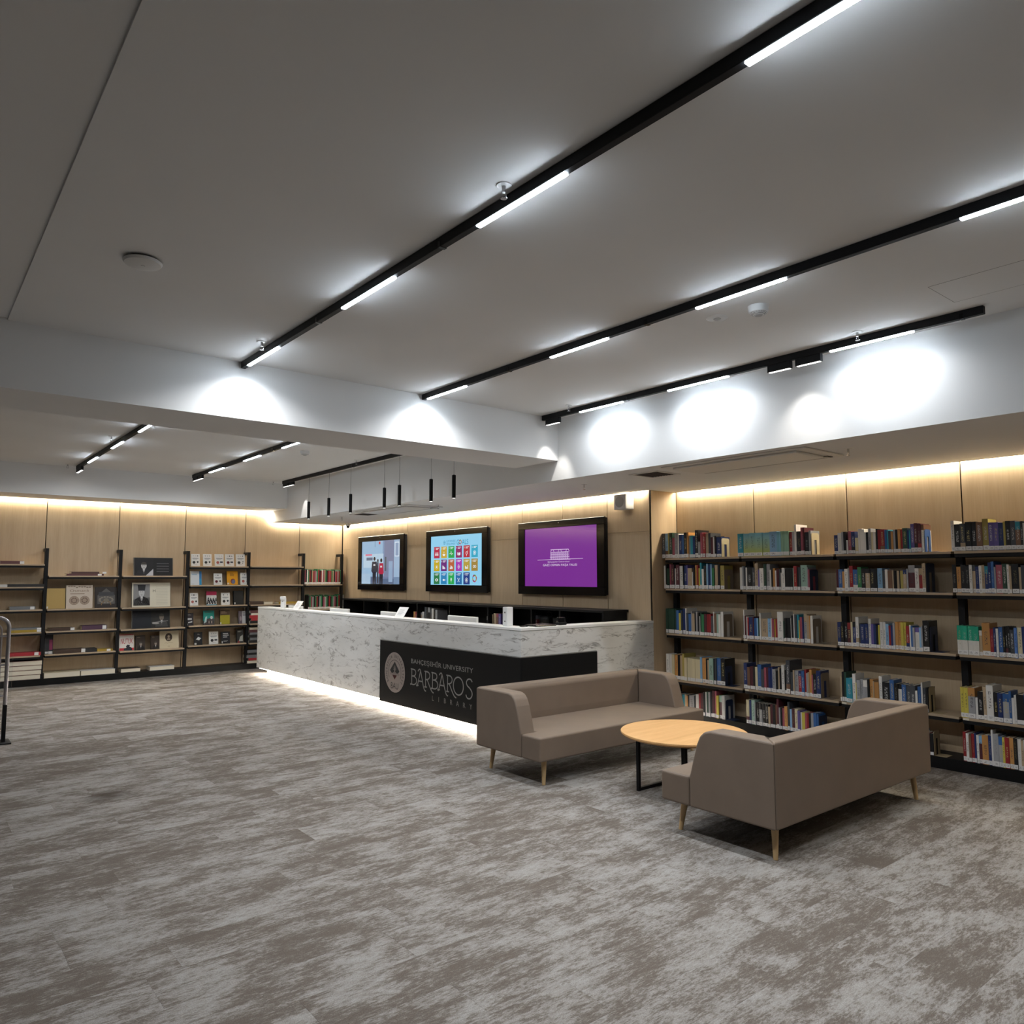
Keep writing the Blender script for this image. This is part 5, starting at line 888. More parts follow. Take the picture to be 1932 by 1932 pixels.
# tight rows of thin schoolbooks in the far corner bay
for (x, z, w_, h, code) in [(5.4663,1.373,0.0212,0.25,'P'),
(5.4663,1.623,0.0115,0.012,'G'),
(5.4894,1.373,0.0212,0.255,'K'),
(5.4894,1.628,0.0115,0.012,'G'),
(5.5124,1.373,0.0212,0.256,'W'),
(5.5124,1.629,0.0115,0.012,'G'),
(5.5355,1.373,0.0212,0.227,'G'),
(5.5355,1.6,0.0115,0.012,'G'),
(5.5585,1.373,0.0212,0.246,'R'),
(5.5585,1.619,0.0115,0.012,'G'),
(5.5816,1.373,0.0212,0.248,'K'),
(5.5816,1.621,0.0115,0.012,'G'),
(5.6046,1.373,0.0212,0.242,'E'),
(5.6046,1.615,0.0115,0.012,'G'),
(5.6277,1.373,0.0212,0.23,'R'),
(5.6277,1.603,0.0115,0.012,'G'),
(5.6507,1.373,0.0212,0.241,'P'),
(5.6507,1.614,0.0115,0.012,'G'),
(5.6738,1.373,0.0212,0.227,'S'),
(5.6738,1.6,0.0115,0.012,'G'),
(5.6968,1.373,0.0212,0.258,'G'),
(5.6968,1.631,0.0115,0.012,'G'),
(5.7199,1.373,0.0212,0.255,'R'),
(5.7199,1.628,0.0115,0.012,'G'),
(5.7429,1.373,0.0212,0.244,'K'),
(5.7429,1.617,0.0115,0.012,'G'),
(5.766,1.373,0.0212,0.235,'R'),
(5.766,1.608,0.0115,0.012,'G'),
(5.789,1.373,0.0212,0.257,'W'),
(5.789,1.63,0.0115,0.012,'G'),
(5.8121,1.373,0.0212,0.244,'P'),
(5.8121,1.617,0.0115,0.012,'G'),
(5.8351,1.373,0.0212,0.256,'E'),
(5.8351,1.629,0.0115,0.012,'G'),
(5.8582,1.373,0.0212,0.254,'G'),
(5.8582,1.627,0.0115,0.012,'G'),
(5.8812,1.373,0.0212,0.242,'K'),
(5.8812,1.615,0.0115,0.012,'G'),
(5.9043,1.373,0.0212,0.239,'R'),
(5.9043,1.612,0.0115,0.012,'G'),
(5.9273,1.373,0.0212,0.245,'P'),
(5.9273,1.618,0.0115,0.012,'G'),
(5.9504,1.373,0.0212,0.239,'R'),
(5.9504,1.612,0.0115,0.012,'G'),
(5.9734,1.373,0.0212,0.229,'G'),
(5.9734,1.602,0.0115,0.012,'G'),
(5.9965,1.373,0.0212,0.235,'E'),
(5.9965,1.608,0.0115,0.012,'G'),
(6.0196,1.373,0.0212,0.253,'K'),
(6.0196,1.626,0.0115,0.012,'G'),
(6.0426,1.373,0.0212,0.225,'P'),
(6.0426,1.598,0.0115,0.012,'G'),
(6.0657,1.373,0.0212,0.225,'R'),
(6.0657,1.598,0.0115,0.012,'G'),
(6.0887,1.373,0.0212,0.246,'S'),
(6.0887,1.619,0.0115,0.012,'G'),
(6.1118,1.373,0.0212,0.234,'R'),
(6.1118,1.607,0.0115,0.012,'G'),
(6.1348,1.373,0.0212,0.243,'G'),
(6.1348,1.616,0.0115,0.012,'G'),
(6.1579,1.373,0.0212,0.241,'K'),
(6.1579,1.614,0.0115,0.012,'G'),
(6.1809,1.373,0.0212,0.236,'R'),
(6.1809,1.609,0.0115,0.012,'G'),
(5.5461,0.943,0.0238,0.24,'K'),
(5.5461,1.183,0.013,0.012,'G'),
(5.572,0.943,0.0238,0.213,'G'),
(5.572,1.156,0.013,0.012,'G'),
(5.5979,0.943,0.0238,0.22,'P'),
(5.5979,1.163,0.013,0.012,'G'),
(5.6238,0.943,0.0238,0.213,'S'),
(5.6238,1.156,0.013,0.012,'G'),
(5.6497,0.943,0.0238,0.228,'K'),
(5.6497,1.171,0.013,0.012,'G'),
(5.6756,0.943,0.0238,0.216,'G'),
(5.6756,1.159,0.013,0.012,'G'),
(5.7016,0.943,0.0238,0.218,'R'),
(5.7016,1.161,0.013,0.012,'G'),
(5.7275,0.943,0.0238,0.231,'K'),
(5.7275,1.174,0.013,0.012,'G'),
(5.7534,0.943,0.0238,0.217,'S'),
(5.7534,1.16,0.013,0.012,'G'),
(5.7793,0.943,0.0238,0.225,'G'),
(5.7793,1.168,0.013,0.012,'G'),
(5.8052,0.943,0.0238,0.237,'K'),
(5.8052,1.18,0.013,0.012,'G'),
(5.8311,0.943,0.0238,0.21,'P'),
(5.8311,1.153,0.013,0.012,'G'),
(5.857,0.943,0.0238,0.208,'S'),
(5.857,1.151,0.013,0.012,'G'),
(5.8829,0.943,0.0238,0.214,'G'),
(5.8829,1.157,0.013,0.012,'G'),
(5.9088,0.943,0.0238,0.232,'K'),
(5.9088,1.175,0.013,0.012,'G'),
(5.9347,0.943,0.0238,0.227,'R'),
(5.9347,1.17,0.013,0.012,'G'),
(5.9606,0.943,0.0238,0.214,'K'),
(5.9606,1.157,0.013,0.012,'G'),
(5.9865,0.943,0.0238,0.218,'G'),
(5.9865,1.161,0.013,0.012,'G'),
(6.0124,0.943,0.0238,0.212,'S'),
(6.0124,1.155,0.013,0.012,'G'),
(6.0383,0.943,0.0238,0.222,'P'),
(6.0383,1.165,0.013,0.012,'G'),
(6.0642,0.943,0.0238,0.208,'K'),
(6.0642,1.151,0.013,0.012,'G'),
(6.0901,0.943,0.0238,0.23,'G'),
(6.0901,1.173,0.013,0.012,'G'),
(6.116,0.943,0.0238,0.237,'R'),
(6.116,1.18,0.013,0.012,'G'),
(6.1419,0.943,0.0238,0.238,'K'),
(6.1419,1.181,0.013,0.012,'G'),
(6.1678,0.943,0.0238,0.231,'G'),
(6.1678,1.174,0.013,0.012,'G'),
(6.1937,0.943,0.0238,0.239,'S'),
(6.1937,1.182,0.013,0.012,'G')]:
    stuff_book(x, 12.40, z, w_, h, 0.15, code, PI/2)
# ------------------------------------------------------------------ books displayed on the far shelves
INK, GRY, RED = (0.02, 0.02, 0.022), (0.25, 0.25, 0.26), (0.45, 0.03, 0.03)
def portrait(p, x, y, w, h, hat=False, tone=0.25, suit=INK):
    """a generic head and shoulders"""
    sk = (tone, tone * 0.82, tone * 0.68) if tone < 0.3 else (tone, tone, tone)
    p.poly([(x - w*0.48, y), (x + w*0.48, y), (x + w*0.40, y + h*0.28), (x + w*0.14, y + h*0.40), (x - w*0.14, y + h*0.40), (x - w*0.40, y + h*0.28)], suit, 2)
    p.poly([(x - w*0.07, y + h*0.38), (x + w*0.07, y + h*0.38), (x, y + h*0.12)], (0.6, 0.6, 0.6), 3); p.line([(x, y + h*0.34), (x, y + h*0.16)], w*0.035, INK, 4)
    p.disc(x, y + h*0.58, w*0.17, h*0.20, sk, 3, 16)
    p.line([(x - w*0.09, y + h*0.61), (x - w*0.03, y + h*0.61)], h*0.02, INK, 4); p.line([(x + w*0.03, y + h*0.61), (x + w*0.09, y + h*0.61)], h*0.02, INK, 4); p.line([(x - w*0.05, y + h*0.47), (x + w*0.05, y + h*0.47)], h*0.015, INK, 4)
    if hat: p.poly([(x - w*0.19, y + h*0.66), (x + w*0.19, y + h*0.66), (x + w*0.24, y + h*0.92), (x - w*0.24, y + h*0.92)], INK, 4)
    else: p.disc(x, y + h*0.64, w*0.185, h*0.16, (0.05, 0.045, 0.04), 4, 12, 0, PI)
def cover(p, w, h, st, r):
    """printed front cover in a w x h frame"""
    def lines(x0, x1, y0, y1, n, col, l=2):
        for k in range(n):
            yy = y1 - (k + 0.5)*(y1 - y0)/n; a = r.uniform(0.6, 1.0); p.rect(x0, yy - (y1-y0)/n*0.28, x0 + (x1-x0)*a, yy + (y1-y0)/n*0.28, col, l)
    if st == 'doodle':
        p.rect(0, 0, w, h, (.66,.65,.62), 1)
        for k in range(3): q = r.random(); p.disc(w*(0.25 + 0.25*k), h*0.84, w*r.uniform(.05,.10), h*r.uniform(.03,.06), GRY if q < .6 else INK, 2, r.choice([3, 4, 6, 10])) if r.random() < .85 else None
        p.rect(w*0.14, h*0.60, w*0.86, h*0.665, GRY, 2); p.rect(w*0.2, h*0.53, w*0.7, h*0.57, (.4,.4,.4), 2)
        p.disc(w*0.32, h*0.30, w*0.17, w*0.17, r.choice([(.10,.01,.015), (.35,.10,.08), (.03,.03,.03)]), 2, 16)
        k = r.randrange(3)
        if k == 0: p.rect(w*0.58, h*0.26, w*0.90, h*0.40, (.07,.07,.08), 2)
        elif k == 1: p.poly([(w*.62, h*.34), (w*.76, h*.42), (w*.9, h*.34), (w*.76, h*.22)], INK, 2)
        else: p.disc(w*.74, h*.25, w*.07, h*.06, GRY, 2, 5); p.disc(w*.78, h*.38, w*.06, h*.05, INK, 2, 7)
        lines(w*.25, w*.75, h*.10, h*.16, 2, (.4,.4,.4))
    elif st == 'coins':
        p.rect(0, 0, w, h, (.52,.44,.36), 1)
        for k in range(9): p.disc(w*(.1 + .1*k), h*(.93 + r.uniform(-.03,.03)), w*.05, h*.025, (.22,.16,.12), 2, 7)
        p.text('Osmanlı', w*.12, h*.72, h*.10, (.20,.13,.09), 2, width=w*.72); lines(w*.15, w*.85, h*.60, h*.66, 1, (.22,.15,.11))
        for cx in (.30, .70):
            p.ring(w*cx, h*.34, w*.17, w*.19, (.20,.14,.10), 2, 24); p.disc(w*cx, h*.34, w*.165, w*.165, (.32,.24,.18), 2, 24)
            for k in range(7): a = k*.9; p.line([(w*cx + w*.1*math.cos(a), h*.34 + w*.1*math.sin(a)), (w*cx + w*.13*math.cos(a+1.2), h*.34 + w*.13*math.sin(a+1.2))], w*.02, (.12,.08,.06), 3)
    elif st == 'arms':
        p.rect(0, 0, w, h, (.025,.02,.018), 1); p.poly([(w*.1,h*.6),(w*.5,h*.95),(w*.9,h*.6),(w*.9,h*.18),(w*.1,h*.18)], (.09,.085,.08), 2); p.rect(w*.15,h*.58,w*.85,h*.76,(.045,.045,.05),3)
        for k in range(14): a = k*PI/7; p.disc(w*.5 + w*.3*math.cos(a), h*.38 + h*.14*math.sin(a), w*.06, h*.035, (.20,.18,.15), 3, 6)
        p.disc(w*.5, h*.36, w*.13, h*.10, (.16,.14,.11), 4, 8); p.ring(w*.5, h*.12, w*.2, w*.24, (.18,.10,.04), 3, 12, 0, PI)
    elif st == 'nutuk':
        p.rect(0, 0, w, h, (.62,.58,.54), 1); p.rect(0, 0, w, h*.16, (.40,.02,.03), 2); p.rect(0, h*.95, w, h, (.40,.02,.03), 2)
        p.text('NUTUK', w*.08, h*.42, h*.34, (.36,.02,.03), 2, width=w*.84)
        p.poly([(w*.3,0),(w*.9,0),(w*.86,h*.16),(w*.7,h*.24),(w*.74,h*.33),(w*.55,h*.36),(w*.45,h*.26),(w*.5,h*.18),(w*.32,h*.12)], (.02,.02,.03), 3)
    elif st in ('dark_portrait', 'dark_small'):
        p.rect(0, 0, w, h, (.035,.024,.018), 1); portrait(p, w*.56, 0, w*.8, h*.72, False, .26, (.012,.01,.01)); lines(w*.15, w*.6, h*.84, h*.93, 2, (.16,.12,.08))
    elif st == 'oval':
        p.rect(0, 0, w, h, (.54,.47,.33), 1); p.disc(w*.47, h*.62, w*.19, h*.23, (.05,.035,.025), 2, 24)
        p.disc(w*.47, h*.66, w*.06, h*.08, (.34,.27,.2), 3, 12); p.poly([(w*.37,h*.46),(w*.57,h*.46),(w*.53,h*.57),(w*.41,h*.57)], (.25,.2,.15), 3)
        p.line([(w*.25,h*.28),(w*.35,h*.33),(w*.40,h*.27),(w*.5,h*.33),(w*.68,h*.30)], h*.012, (.2,.14,.1), 2); lines(w*.42, w*.55, h*.10, h*.13, 1, (.15,.1,.08))
    elif st == 'white_blue':
        p.rect(0, 0, w*.78, h, (.58,.60,.62), 1); p.rect(w*.78, 0, w, h*.45, (.02,.22,.42), 1); p.rect(w*.78, h*.45, w, h, (.03,.14,.32), 1); lines(w*.12, w*.6, h*.72, h*.82, 2, (.12,.25,.4)); p.rect(w*.08, h*.03, w*.3, h*.1, (.5,.5,.5), 2)
    elif st == 'orange':
        p.rect(0, 0, w, h, (.66,.30,.015), 1); lines(w*.28, w*.75, h*.62, h*.88, 3, (.28,.13,.02)); p.disc(w*.55, h*.26, w*.22, h*.19, (.20,.04,.03), 2, 14); p.disc(w*.60, h*.22, w*.17, h*.16, (.10,.12,.22), 3, 9); p.rect(w*.04, h*.04, w*.2, h*.15, (.6,.55,.45), 2)
    elif st == 'crowd':
        p.rect(0, 0, w, h, (.50,.48,.46), 1); p.rect(0, h*.72, w, h, (.34,.02,.07), 2); p.rect(0, 0, w, h*.05, (.05,.25,.35), 2)
        for k in range(11): x = w*(.08 + .085*k); yy = h*(.12 + .22*((k*5) % 3)/2); p.disc(x, yy + h*.12, w*.05, h*.06, INK, 3, 8); p.poly([(x - w*.08, yy - h*.05), (x + w*.08, yy - h*.05), (x + w*.05, yy + h*.09), (x - w*.05, yy + h*.09)], INK, 3)
        p.disc(w*.55, h*.58, w*.05, h*.05, (.7,.7,.68), 4, 10); p.disc(w*.2, h*.5, w*.06, h*.06, INK, 3, 9)
    elif st == 'plain_dark': p.rect(0, 0, w, h, (.018,.018,.018), 1); p.rect(w*.04, h*.03, w*.16, h*.16, (.5,.5,.48), 2)
    elif st == 'dark_text':
        p.rect(0, 0, w, h, (.03,.026,.03), 1); lines(w*.15, w*.85, h*.82, h*.92, 2, (.22,.2,.2)); p.rect(w*.22, h*.46, w*.80, h*.60, (.45,.45,.45), 2); p.poly([(w*.3,h*.28),(w*.86,h*.36),(w*.84,h*.24),(w*.3,h*.2)], (.5,.5,.5), 2); p.rect(w*.02, h*.02, w*.24, h*.16, (.5,.5,.47), 3)
    elif st == 'teal':
        p.rect(0, 0, w, h, (.015,.22,.19), 1); lines(w*.15, w*.8, h*.84, h*.93, 2, (.05,.07,.07)); p.poly([(0,0),(0,h*.25),(w*.3,h*.4),(w*.75,h*.5),(w,h*.4),(w,0)], (.06,.05,.05), 2); p.poly([(w*.05,h*.1),(w*.2,h*.55),(w*.35,h*.6),(w*.28,h*.2)], (.35,.5,.5), 3); p.disc(w*.75, h*.5, w*.12, h*.12, (.45,.5,.5), 3, 9)
        for k in range(5): p.disc(w*(.4+.12*k), h*.18, w*.06, h*.1, (.25,.2,.17) if k % 2 else (.03,.03,.03), 3, 8)
    elif st == 'olive': p.rect(0, 0, w, h*.64, (.30,.27,.02), 1); p.rect(0, h*.64, w, h, (.10,.065,.04), 1); lines(w*.1, w*.75, h*.74, h*.92, 2, (.28,.2,.14)); p.rect(0, 0, w*.12, h*.14, (.5,.48,.4), 2)
    elif st == 'greypic': p.rect(0, 0, w, h, (.42,.42,.43), 1); p.rect(0, 0, w*.42, h, (.12,.10,.12), 2); p.disc(w*.25, h*.4, w*.12, h*.2, (.30,.24,.26), 3, 8); lines(w*.5, w*.9, h*.6, h*.9, 3, (.15,.15,.17))
    elif st == 'diamond': p.rect(0, 0, w, h, (.018,.018,.02), 1); p.poly([(w*.2,h*.44),(w*.6,h*.36),(w*.85,h*.52),(w*.5,h*.64)], (.55,.56,.55), 2); lines(w*.4, w*.75, h*.8, h*.88, 2, (.3,.3,.3)); p.rect(w*.02, h*.02, w*.28, h*.16, (.5,.5,.47), 2)
    elif st == 'black_text': p.rect(0, 0, w, h, (.018,.018,.02), 1); lines(w*.2, w*.9, h*.48, h*.92, 3, (.42,.42,.42)); lines(w*.25, w*.8, h*.14, h*.26, 2, (.3,.3,.3)); p.rect(w*.04, h*.03, w*.16, h*.2, (.5,.5,.5), 2)
    elif st == 'leafy': p.rect(0, 0, w, h, (.03,.03,.028), 1); p.poly([(w*.3,h*.1),(w*.5,h*.45),(w*.95,h*.6),(w*.9,h*.1)], (.33,.33,.30), 2); lines(w*.15, w*.8, h*.78, h*.9, 2, (.3,.3,.28)); p.poly([(w*.05,0),(w*.45,0),(w*.3,h*.2)], (.25,.03,.03), 3)
    elif st == 'tan': p.rect(0, 0, w, h, (.40,.27,.09), 1); p.rect(w*.02, h*.02, w*.10, h*.12, (.55,.53,.48), 2)
    elif st == 'spine_dark': p.rect(0, 0, w, h, (.02,.02,.022), 1); p.rect(w*.55, h*.2, w*.95, h*.72, (.16,.02,.06), 2); p.rect(w*.45, 0, w*.97, h*.13, (.55,.55,.55), 3); p.rect(w*.05, h*.02, w*.4, h*.12, (.5,.5,.5), 3)
    elif st == 'open_black':
        p.rect(0, 0, w*.5, h, (.012,.012,.014), 1); p.rect(w*.5, 0, w, h, (.010,.010,.012), 1); portrait(p, w*.25, 0, w*.42, h*.95, False, .42, (.016,.016,.02)); p.poly([(w*.30,0),(w*.49,0),(w*.49,h*.38)], (.45,.46,.5), 3)
        for k in range(4): p.rect(w*.58, h*(.22+.15*k), w*.90, h*(.245+.15*k), (.14,.14,.15), 2)
    elif st == 'open_portrait':
        p.rect(0, 0, w, h, (.58,.54,.43), 1); p.rect(w*.03, h*.06, w*.46, h*.95, (.20,.20,.20), 2); p.poly([(w*.03,h*.06),(w*.46,h*.06),(w*.46,h*.4),(w*.03,h*.3)], (.09,.09,.09), 2)
        portrait(p, w*.245, h*.06, w*.44, h*.92, True, .45); p.text('H', w*.53, h*.60, h*.12, (.12,.11,.09), 2)
        for k in range(12): p.rect(w*.62, h*(.10 + .065*k), w*.93, h*(.115 + .065*k), (.44,.41,.33), 2)
    elif st == 'open_night':
        p.rect(0, 0, w*.5, h, (.010,.012,.018), 1); p.rect(w*.5, 0, w, h, (.018,.018,.018), 1); portrait(p, w*.78, h*.05, w*.36, h*.9, False, .16, (.05,.05,.05)); p.line([(w*.52,h*.30),(w*.95,h*.36)], h*.02, (.3,.3,.3), 4); p.disc(w*.62, h*.25, w*.10, h*.06, (.28,.27,.26), 3, 8)
FG = 'books shown on the far display shelves'
rd = random.Random(23)
def display_book(x0, x1, z, h, st, label, th=0.022, pages_side=False):
    """a book standing face out, leaning back a little"""
    w_ = x1 - x0; op = st.startswith('open')
    o = empty('book', (x0, 12.405, z + 0.001), label=label, cat='book', group=FG); o.rotation_euler = (-math.radians(9), 0, 0)
    if op:
        MB().box(-0.006, 0.012, 0, w_ + 0.006, 0.016, h).obj('cover', 'black_laminate', o)
        MB().prism([(0, 0.012), (0, 0.003), (w_*0.12, 0.0), (w_*0.44, 0.0), (w_*0.5, 0.007), (w_*0.5, 0.012)][::-1], 2, 0.003, h - 0.003).obj('pages', 'paper', o)
        MB().prism([(w_*0.5, 0.012), (w_*0.5, 0.007), (w_*0.56, 0.0), (w_*0.88, 0.0), (w_, 0.003), (w_, 0.012)][::-1], 2, 0.003, h - 0.003).obj('pages', 'paper', o)
    else:
        c = MB().box(0, 0, 0, w_, 0.0025, h).box(0, th - 0.0025, 0, w_, th, h).box(0, 0.0025, 0, 0.003, th - 0.0025, h).obj('cover', 'black_laminate' if st not in ('doodle', 'white_blue', 'coins', 'oval', 'nutuk') else 'paper', o)
        MB().box(0.003, 0.0025, 0.004, w_ - 0.004, th - 0.0025, h - 0.004).obj('pages', 'paper', o)
    p = Print((0.002, 0.0, 0.002), (1, 0, 0), (0, 0, 1), step=0.0003, base=0.0005); cover(p, w_ - 0.004, h - 0.004, st, rd); p.obj('cover_print', 'print', o)
for a in [(1.627,1.862,1.05,0.295,'tan','tall tan folder standing left of the coin-cover book',0.03),
(1.871,2.208,1.05,0.337,'coins','square cream book with two round coins on its cover',0.022),
(2.241,2.533,1.05,0.306,'arms','dark book with a silver coat of arms, right of the coin-cover book',0.022),
(1.636,1.74,0.42,0.278,'spine_dark','black and maroon book standing at the post, white sticker at its foot',0.03),
(2.743,3.298,1.52,0.281,'open_black','open black picture book with a man in a suit, topmost display shelf',0.022),
(2.735,3.281,1.045,0.377,'open_portrait','open book with a portrait in a tall fur hat and a cream text page',0.022),
(2.747,3.285,0.725,0.286,'open_night','open dark picture book with a seated figure, below the hat portrait',0.022),
(2.587,2.788,0.405,0.244,'nutuk','white and red book titled NUTUK',0.022),
(2.809,2.943,0.405,0.216,'dark_portrait','dark brown book with a face, right beside the NUTUK book',0.022),
(3.022,3.148,0.405,0.206,'dark_small','small dark brown book with a face, left of the oval-portrait book',0.022),
(3.149,3.427,0.405,0.276,'oval','wide cream book with an oval portrait and signature',0.012),
(3.567,3.7,1.675,0.195,'doodle','white doodle-cover paperback, first from left on the top display shelf',0.02),
(3.751,3.884,1.675,0.197,'doodle','white doodle-cover paperback, second from left on the top display shelf',0.02),
(3.934,4.074,1.675,0.199,'doodle','white doodle-cover paperback, third from left on the top display shelf',0.02),
(4.099,4.24,1.675,0.201,'doodle','white doodle-cover paperback, fourth from left on the top display shelf',0.02),
(4.274,4.419,1.675,0.203,'doodle','white doodle-cover paperback, fifth from left on the top display shelf',0.02),
(3.567,3.74,1.372,0.225,'white_blue','white and blue paperback at the left of the second display shelf',0.022),
(3.926,4.06,1.372,0.189,'doodle','white doodle-cover paperback, left of the orange book',0.02),
(4.132,4.313,1.372,0.229,'orange','orange book with a dark cup shape on its cover',0.022),
(4.355,4.494,1.372,0.201,'doodle','white doodle-cover paperback, right of the orange book',0.02),
(3.569,3.695,1.05,0.202,'doodle','white doodle-cover paperback, left of the red crowd-cover book',0.02),
(3.821,3.983,1.05,0.225,'crowd','red-topped book with a black and white crowd on its cover',0.022),
(4.054,4.193,1.05,0.198,'doodle','white doodle-cover paperback, right of the red crowd-cover book',0.02),
(4.256,4.414,1.05,0.227,'plain_dark','plain black book with white pages at the end of the third shelf',0.04),
(3.519,3.634,0.74,0.195,'dark_text','dark paperback with white title at the left post, fourth shelf',0.022),
(3.783,3.957,0.74,0.23,'teal','teal book with a crowd of figures on its cover',0.022),
(4.045,4.203,0.74,0.231,'olive','olive and brown book right of the teal one',0.022),
(4.342,4.482,0.74,0.206,'greypic','grey picture-cover book at the right end of the fourth shelf',0.022),
(3.656,3.782,0.43,0.202,'diamond','black paperback with a white diamond, lowest display row',0.022),
(3.885,4.028,0.43,0.202,'doodle','white doodle-cover paperback, lowest display row beside the black diamond book',0.02),
(4.074,4.213,0.43,0.191,'black_text','black book with large white title lines, lowest display row',0.022),
(4.323,4.433,0.43,0.219,'leafy','dark leafy-cover book at the right end of the lowest display row',0.04)]: display_book(*a)
def flat_book(x0, x1, z, h, col, label, pages=None, tagx=None, y=12.37, d=0.19):
    """a book lying flat; pages = colour of an open page edge towards the room"""
    w_ = x1 - x0; o = empty('book', (x0, y, z), label=label, cat='book', group=FG)
    m = MATS.get('flat_' + '%g_%g_%g' % col) or mat('flat_' + '%g_%g_%g' % col, col, 0.5)
    t = 0.003; c = MB().box(0, 0, 0, w_, d, t).box(0, 0, h - t, w_, d, h)
    if not pages: c.box(0, 0, t, w_, 0.004, h - t)
    else: c.box(0, d - 0.004, t, w_, d, h - t)
    c.obj('cover', m, o)
    MB().box(0.003, 0.004, t, w_ - 0.003, d - 0.004, h - t).obj('pages', 'paper', o)
    if tagx is not None: MB().box(tagx, -0.001, h*0.08, tagx + 0.05, 0.0, h*0.92).box(tagx, -0.001, h, tagx + 0.05, 0.03, h + 0.0006).obj('call_label', 'white_plastic', o)
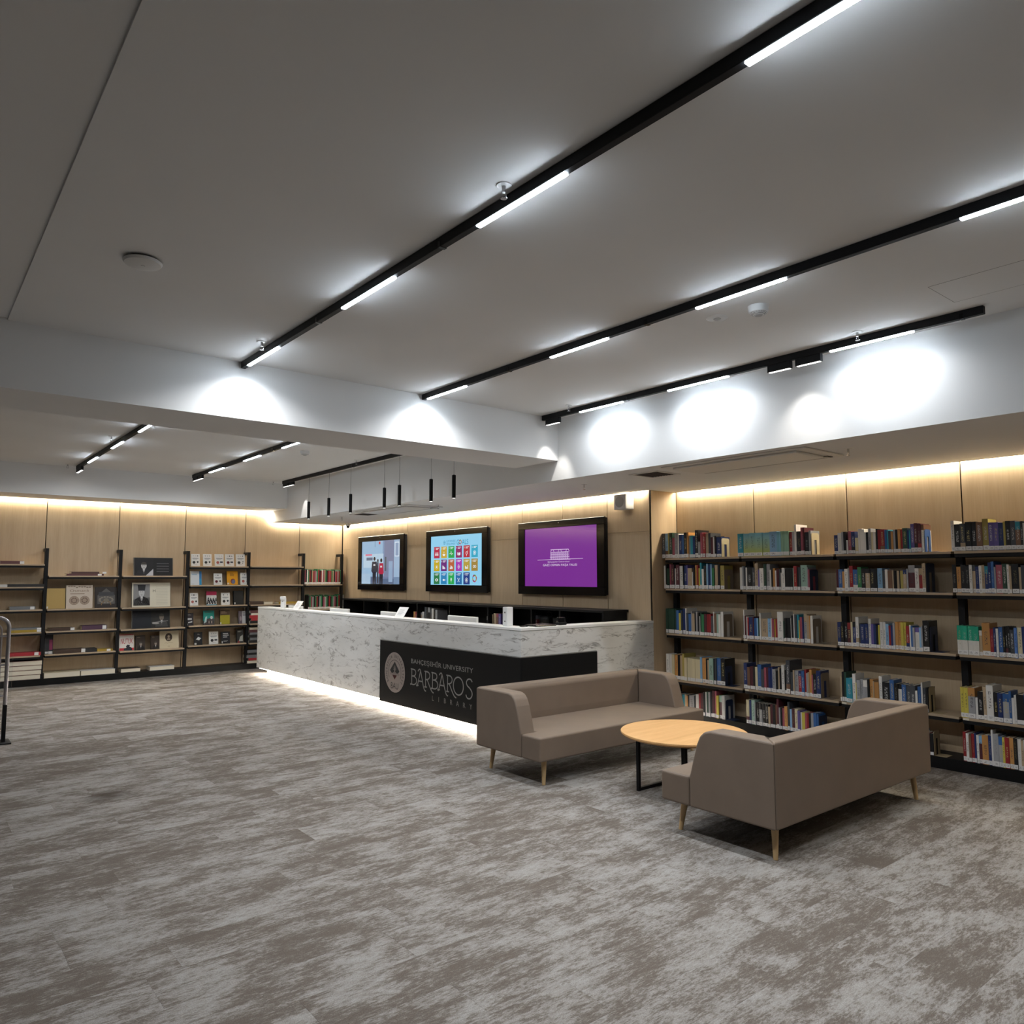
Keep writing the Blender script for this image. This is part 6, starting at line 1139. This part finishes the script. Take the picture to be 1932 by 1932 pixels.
for a in [(1.056, 1.323, 1.68, 0.044, (0.09, 0.03, 0.035), 'maroon book lying flat on the top shelf at the left edge', None, 0.228, 12.37, 0.19),
(1.045, 1.154, 1.365, 0.035, (0.58, 0.57, 0.55), 'white book lying flat at the left edge, second shelf', None, None, 12.37, 0.19),
(1.16, 1.588, 1.365, 0.039, (0.014, 0.014, 0.015), 'long black book lying flat on the second shelf at the left edge', None, None, 12.37, 0.19),
(1.194, 1.496, 1.05, 0.044, (0.16, 0.17, 0.18), 'blue-grey book lying flat on the third shelf at the left edge', None, 0.24, 12.37, 0.19),
(1.202, 1.575, 0.737, 0.035, (0.36, 0.24, 0.03), 'mustard book lying flat under a grey one, left bay', None, 0.326, 12.37, 0.19),
(1.218, 1.59, 0.415, 0.045, (0.36, 0.02, 0.03), 'red book lying flat on the fifth shelf at the left edge', None, 0.295, 12.37, 0.19),
(1.855, 2.331, 1.52, 0.029, (0.09, 0.03, 0.035), 'dark red book lying flat on the top shelf, lower of two', None, 0.398, 12.37, 0.19),
(1.673, 1.979, 0.74, 0.042, (0.05, 0.028, 0.018), 'dark brown book lying flat below the coin-cover book', None, 0.264, 12.37, 0.19),
(2.082, 2.403, 0.74, 0.061, (0.07, 0.03, 0.06), 'thick plum book lying flat below the coat-of-arms book', None, 0.263, 12.37, 0.19),
(1.745, 2.123, 0.42, 0.057, (0.05, 0.028, 0.018), 'dark brown book with gold title lying flat beside the black and maroon book', None, 0.342, 12.37, 0.19),
(2.137, 2.286, 0.42, 0.051, (0.014, 0.014, 0.015), 'black book lying flat at the right of the fifth shelf', None, None, 12.37, 0.19),
(2.293, 2.494, 0.42, 0.031, (0.36, 0.24, 0.03), 'yellow-edged book lying flat at the right post, fifth shelf', None, 0.123, 12.37, 0.19),
(1.64, 2.087, 0.09, 0.073, (0.5, 0.43, 0.28), 'cream book lying flat on the black plinth, left of the pair', 1, None, 12.37, 0.19),
(2.095, 2.54, 0.09, 0.068, (0.58, 0.57, 0.55), 'pale grey book lying flat on the black plinth, right of the pair', 1, None, 12.37, 0.19),
(2.617, 2.883, 0.09, 0.056, (0.014, 0.014, 0.015), 'black book with white page edge lying on the black plinth', 1, None, 12.37, 0.19),
(3.013, 3.365, 0.09, 0.055, (0.58, 0.57, 0.55), 'white book lying on the black plinth below the oval-portrait book', 1, None, 12.37, 0.19),
(4.498, 4.735, 1.046, 0.051, (0.05, 0.028, 0.018), 'brown book lying flat on the shelf just left of the hand dispenser', None, None, 12.37, 0.19),
(4.745, 4.893, 1.046, 0.043, (0.5, 0.43, 0.28), 'cream book lying flat behind the hand dispenser', 1, None, 12.37, 0.19),
(4.995, 5.329, 1.046, 0.036, (0.36, 0.24, 0.03), 'tan book lying flat behind the first tilted sign holder', None, None, 12.37, 0.19),
(1.202, 1.575, 0.772, 0.025, (0.16, 0.17, 0.18), 'grey book lying flat on top of the mustard one, left bay', None, 0.326, 12.37, 0.19),
(1.915, 2.271, 1.549, 0.03, (0.07, 0.03, 0.025), 'dark brown book lying flat on the top shelf, upper of two', None, 0.398, 12.37, 0.19),
(1.088, 1.597, 0.09, 0.064, (0.1, 0.02, 0.02), 'maroon volume with cream page edge in the plinth stack at left, first from bottom', 1, None, 12.36, 0.2),
(1.088, 1.605, 0.154, 0.064, (0.1, 0.02, 0.02), 'maroon volume with cream page edge in the plinth stack at left, second from bottom', 1, None, 12.36, 0.2),
(1.088, 1.608, 0.218, 0.064, (0.1, 0.02, 0.02), 'maroon volume with cream page edge in the plinth stack at left, third from bottom', 1, None, 12.36, 0.2),
(1.088, 1.611, 0.282, 0.064, (0.1, 0.02, 0.02), 'maroon volume with cream page edge in the plinth stack at left, topmost fourth from bottom', 1, None, 12.36, 0.2),
(4.517, 4.717, 0.737, 0.045, (0.014, 0.014, 0.015), 'black book in flat stack on fourth shelf by desk end, first from bottom', None, None, 12.37, 0.19),
(4.537, 4.737, 0.782, 0.04, (0.36, 0.02, 0.03), 'red book in flat stack on fourth shelf by desk end, second from bottom', None, None, 12.37, 0.19),
(4.507, 4.707, 0.822, 0.05, (0.36, 0.02, 0.03), 'crimson book in flat stack on fourth shelf by desk end, third from bottom', None, None, 12.37, 0.19),
(4.532, 4.732, 0.872, 0.035, (0.58, 0.57, 0.55), 'white book in flat stack on fourth shelf by desk end, fourth from bottom', 1, None, 12.37, 0.19),
(4.517, 4.717, 0.907, 0.045, (0.09, 0.03, 0.035), 'maroon book in flat stack on fourth shelf by desk end, fifth from bottom', None, None, 12.37, 0.19),
(4.505, 4.718, 0.42, 0.045, (0.014, 0.014, 0.015), 'black book in flat stack on fifth shelf by desk end, first from bottom', None, None, 12.37, 0.19),
(4.525, 4.738, 0.465, 0.04, (0.16, 0.17, 0.18), 'grey book in flat stack on fifth shelf by desk end, second from bottom', None, None, 12.37, 0.19),
(4.495, 4.708, 0.505, 0.05, (0.014, 0.014, 0.015), 'charcoal book in flat stack on fifth shelf by desk end, third from bottom', None, None, 12.37, 0.19),
(4.52, 4.733, 0.555, 0.035, (0.16, 0.17, 0.18), 'slate book in flat stack on fifth shelf by desk end, fourth from bottom', None, None, 12.37, 0.19),
(4.505, 4.718, 0.59, 0.045, (0.09, 0.03, 0.035), 'maroon book in flat stack on fifth shelf by desk end, fifth from bottom', None, None, 12.37, 0.19),
(4.515, 4.728, 0.635, 0.04, (0.5, 0.43, 0.28), 'cream book in flat stack on fifth shelf by desk end, sixth from bottom', 1, None, 12.37, 0.19),
(4.489, 4.728, 0.09, 0.045, (0.5, 0.43, 0.28), 'cream book in flat stack on plinth by desk end, first from bottom', 1, None, 12.37, 0.19),
(4.509, 4.748, 0.135, 0.04, (0.36, 0.02, 0.03), 'red book in flat stack on plinth by desk end, second from bottom', None, None, 12.37, 0.19),
(4.479, 4.718, 0.175, 0.05, (0.16, 0.17, 0.18), 'grey book in flat stack on plinth by desk end, third from bottom', None, None, 12.37, 0.19),
(4.504, 4.743, 0.225, 0.035, (0.014, 0.014, 0.015), 'black book in flat stack on plinth by desk end, fourth from bottom', None, None, 12.37, 0.19),
(4.489, 4.728, 0.26, 0.045, (0.16, 0.17, 0.18), 'slate book in flat stack on plinth by desk end, fifth from bottom', None, None, 12.37, 0.19)]: flat_book(*a)
sb = STUFF.obj('thin_books', 'print'); tag(sb, 'tight rows of thinner books filling the shelf gaps between the larger ones', 'books', kind='stuff')
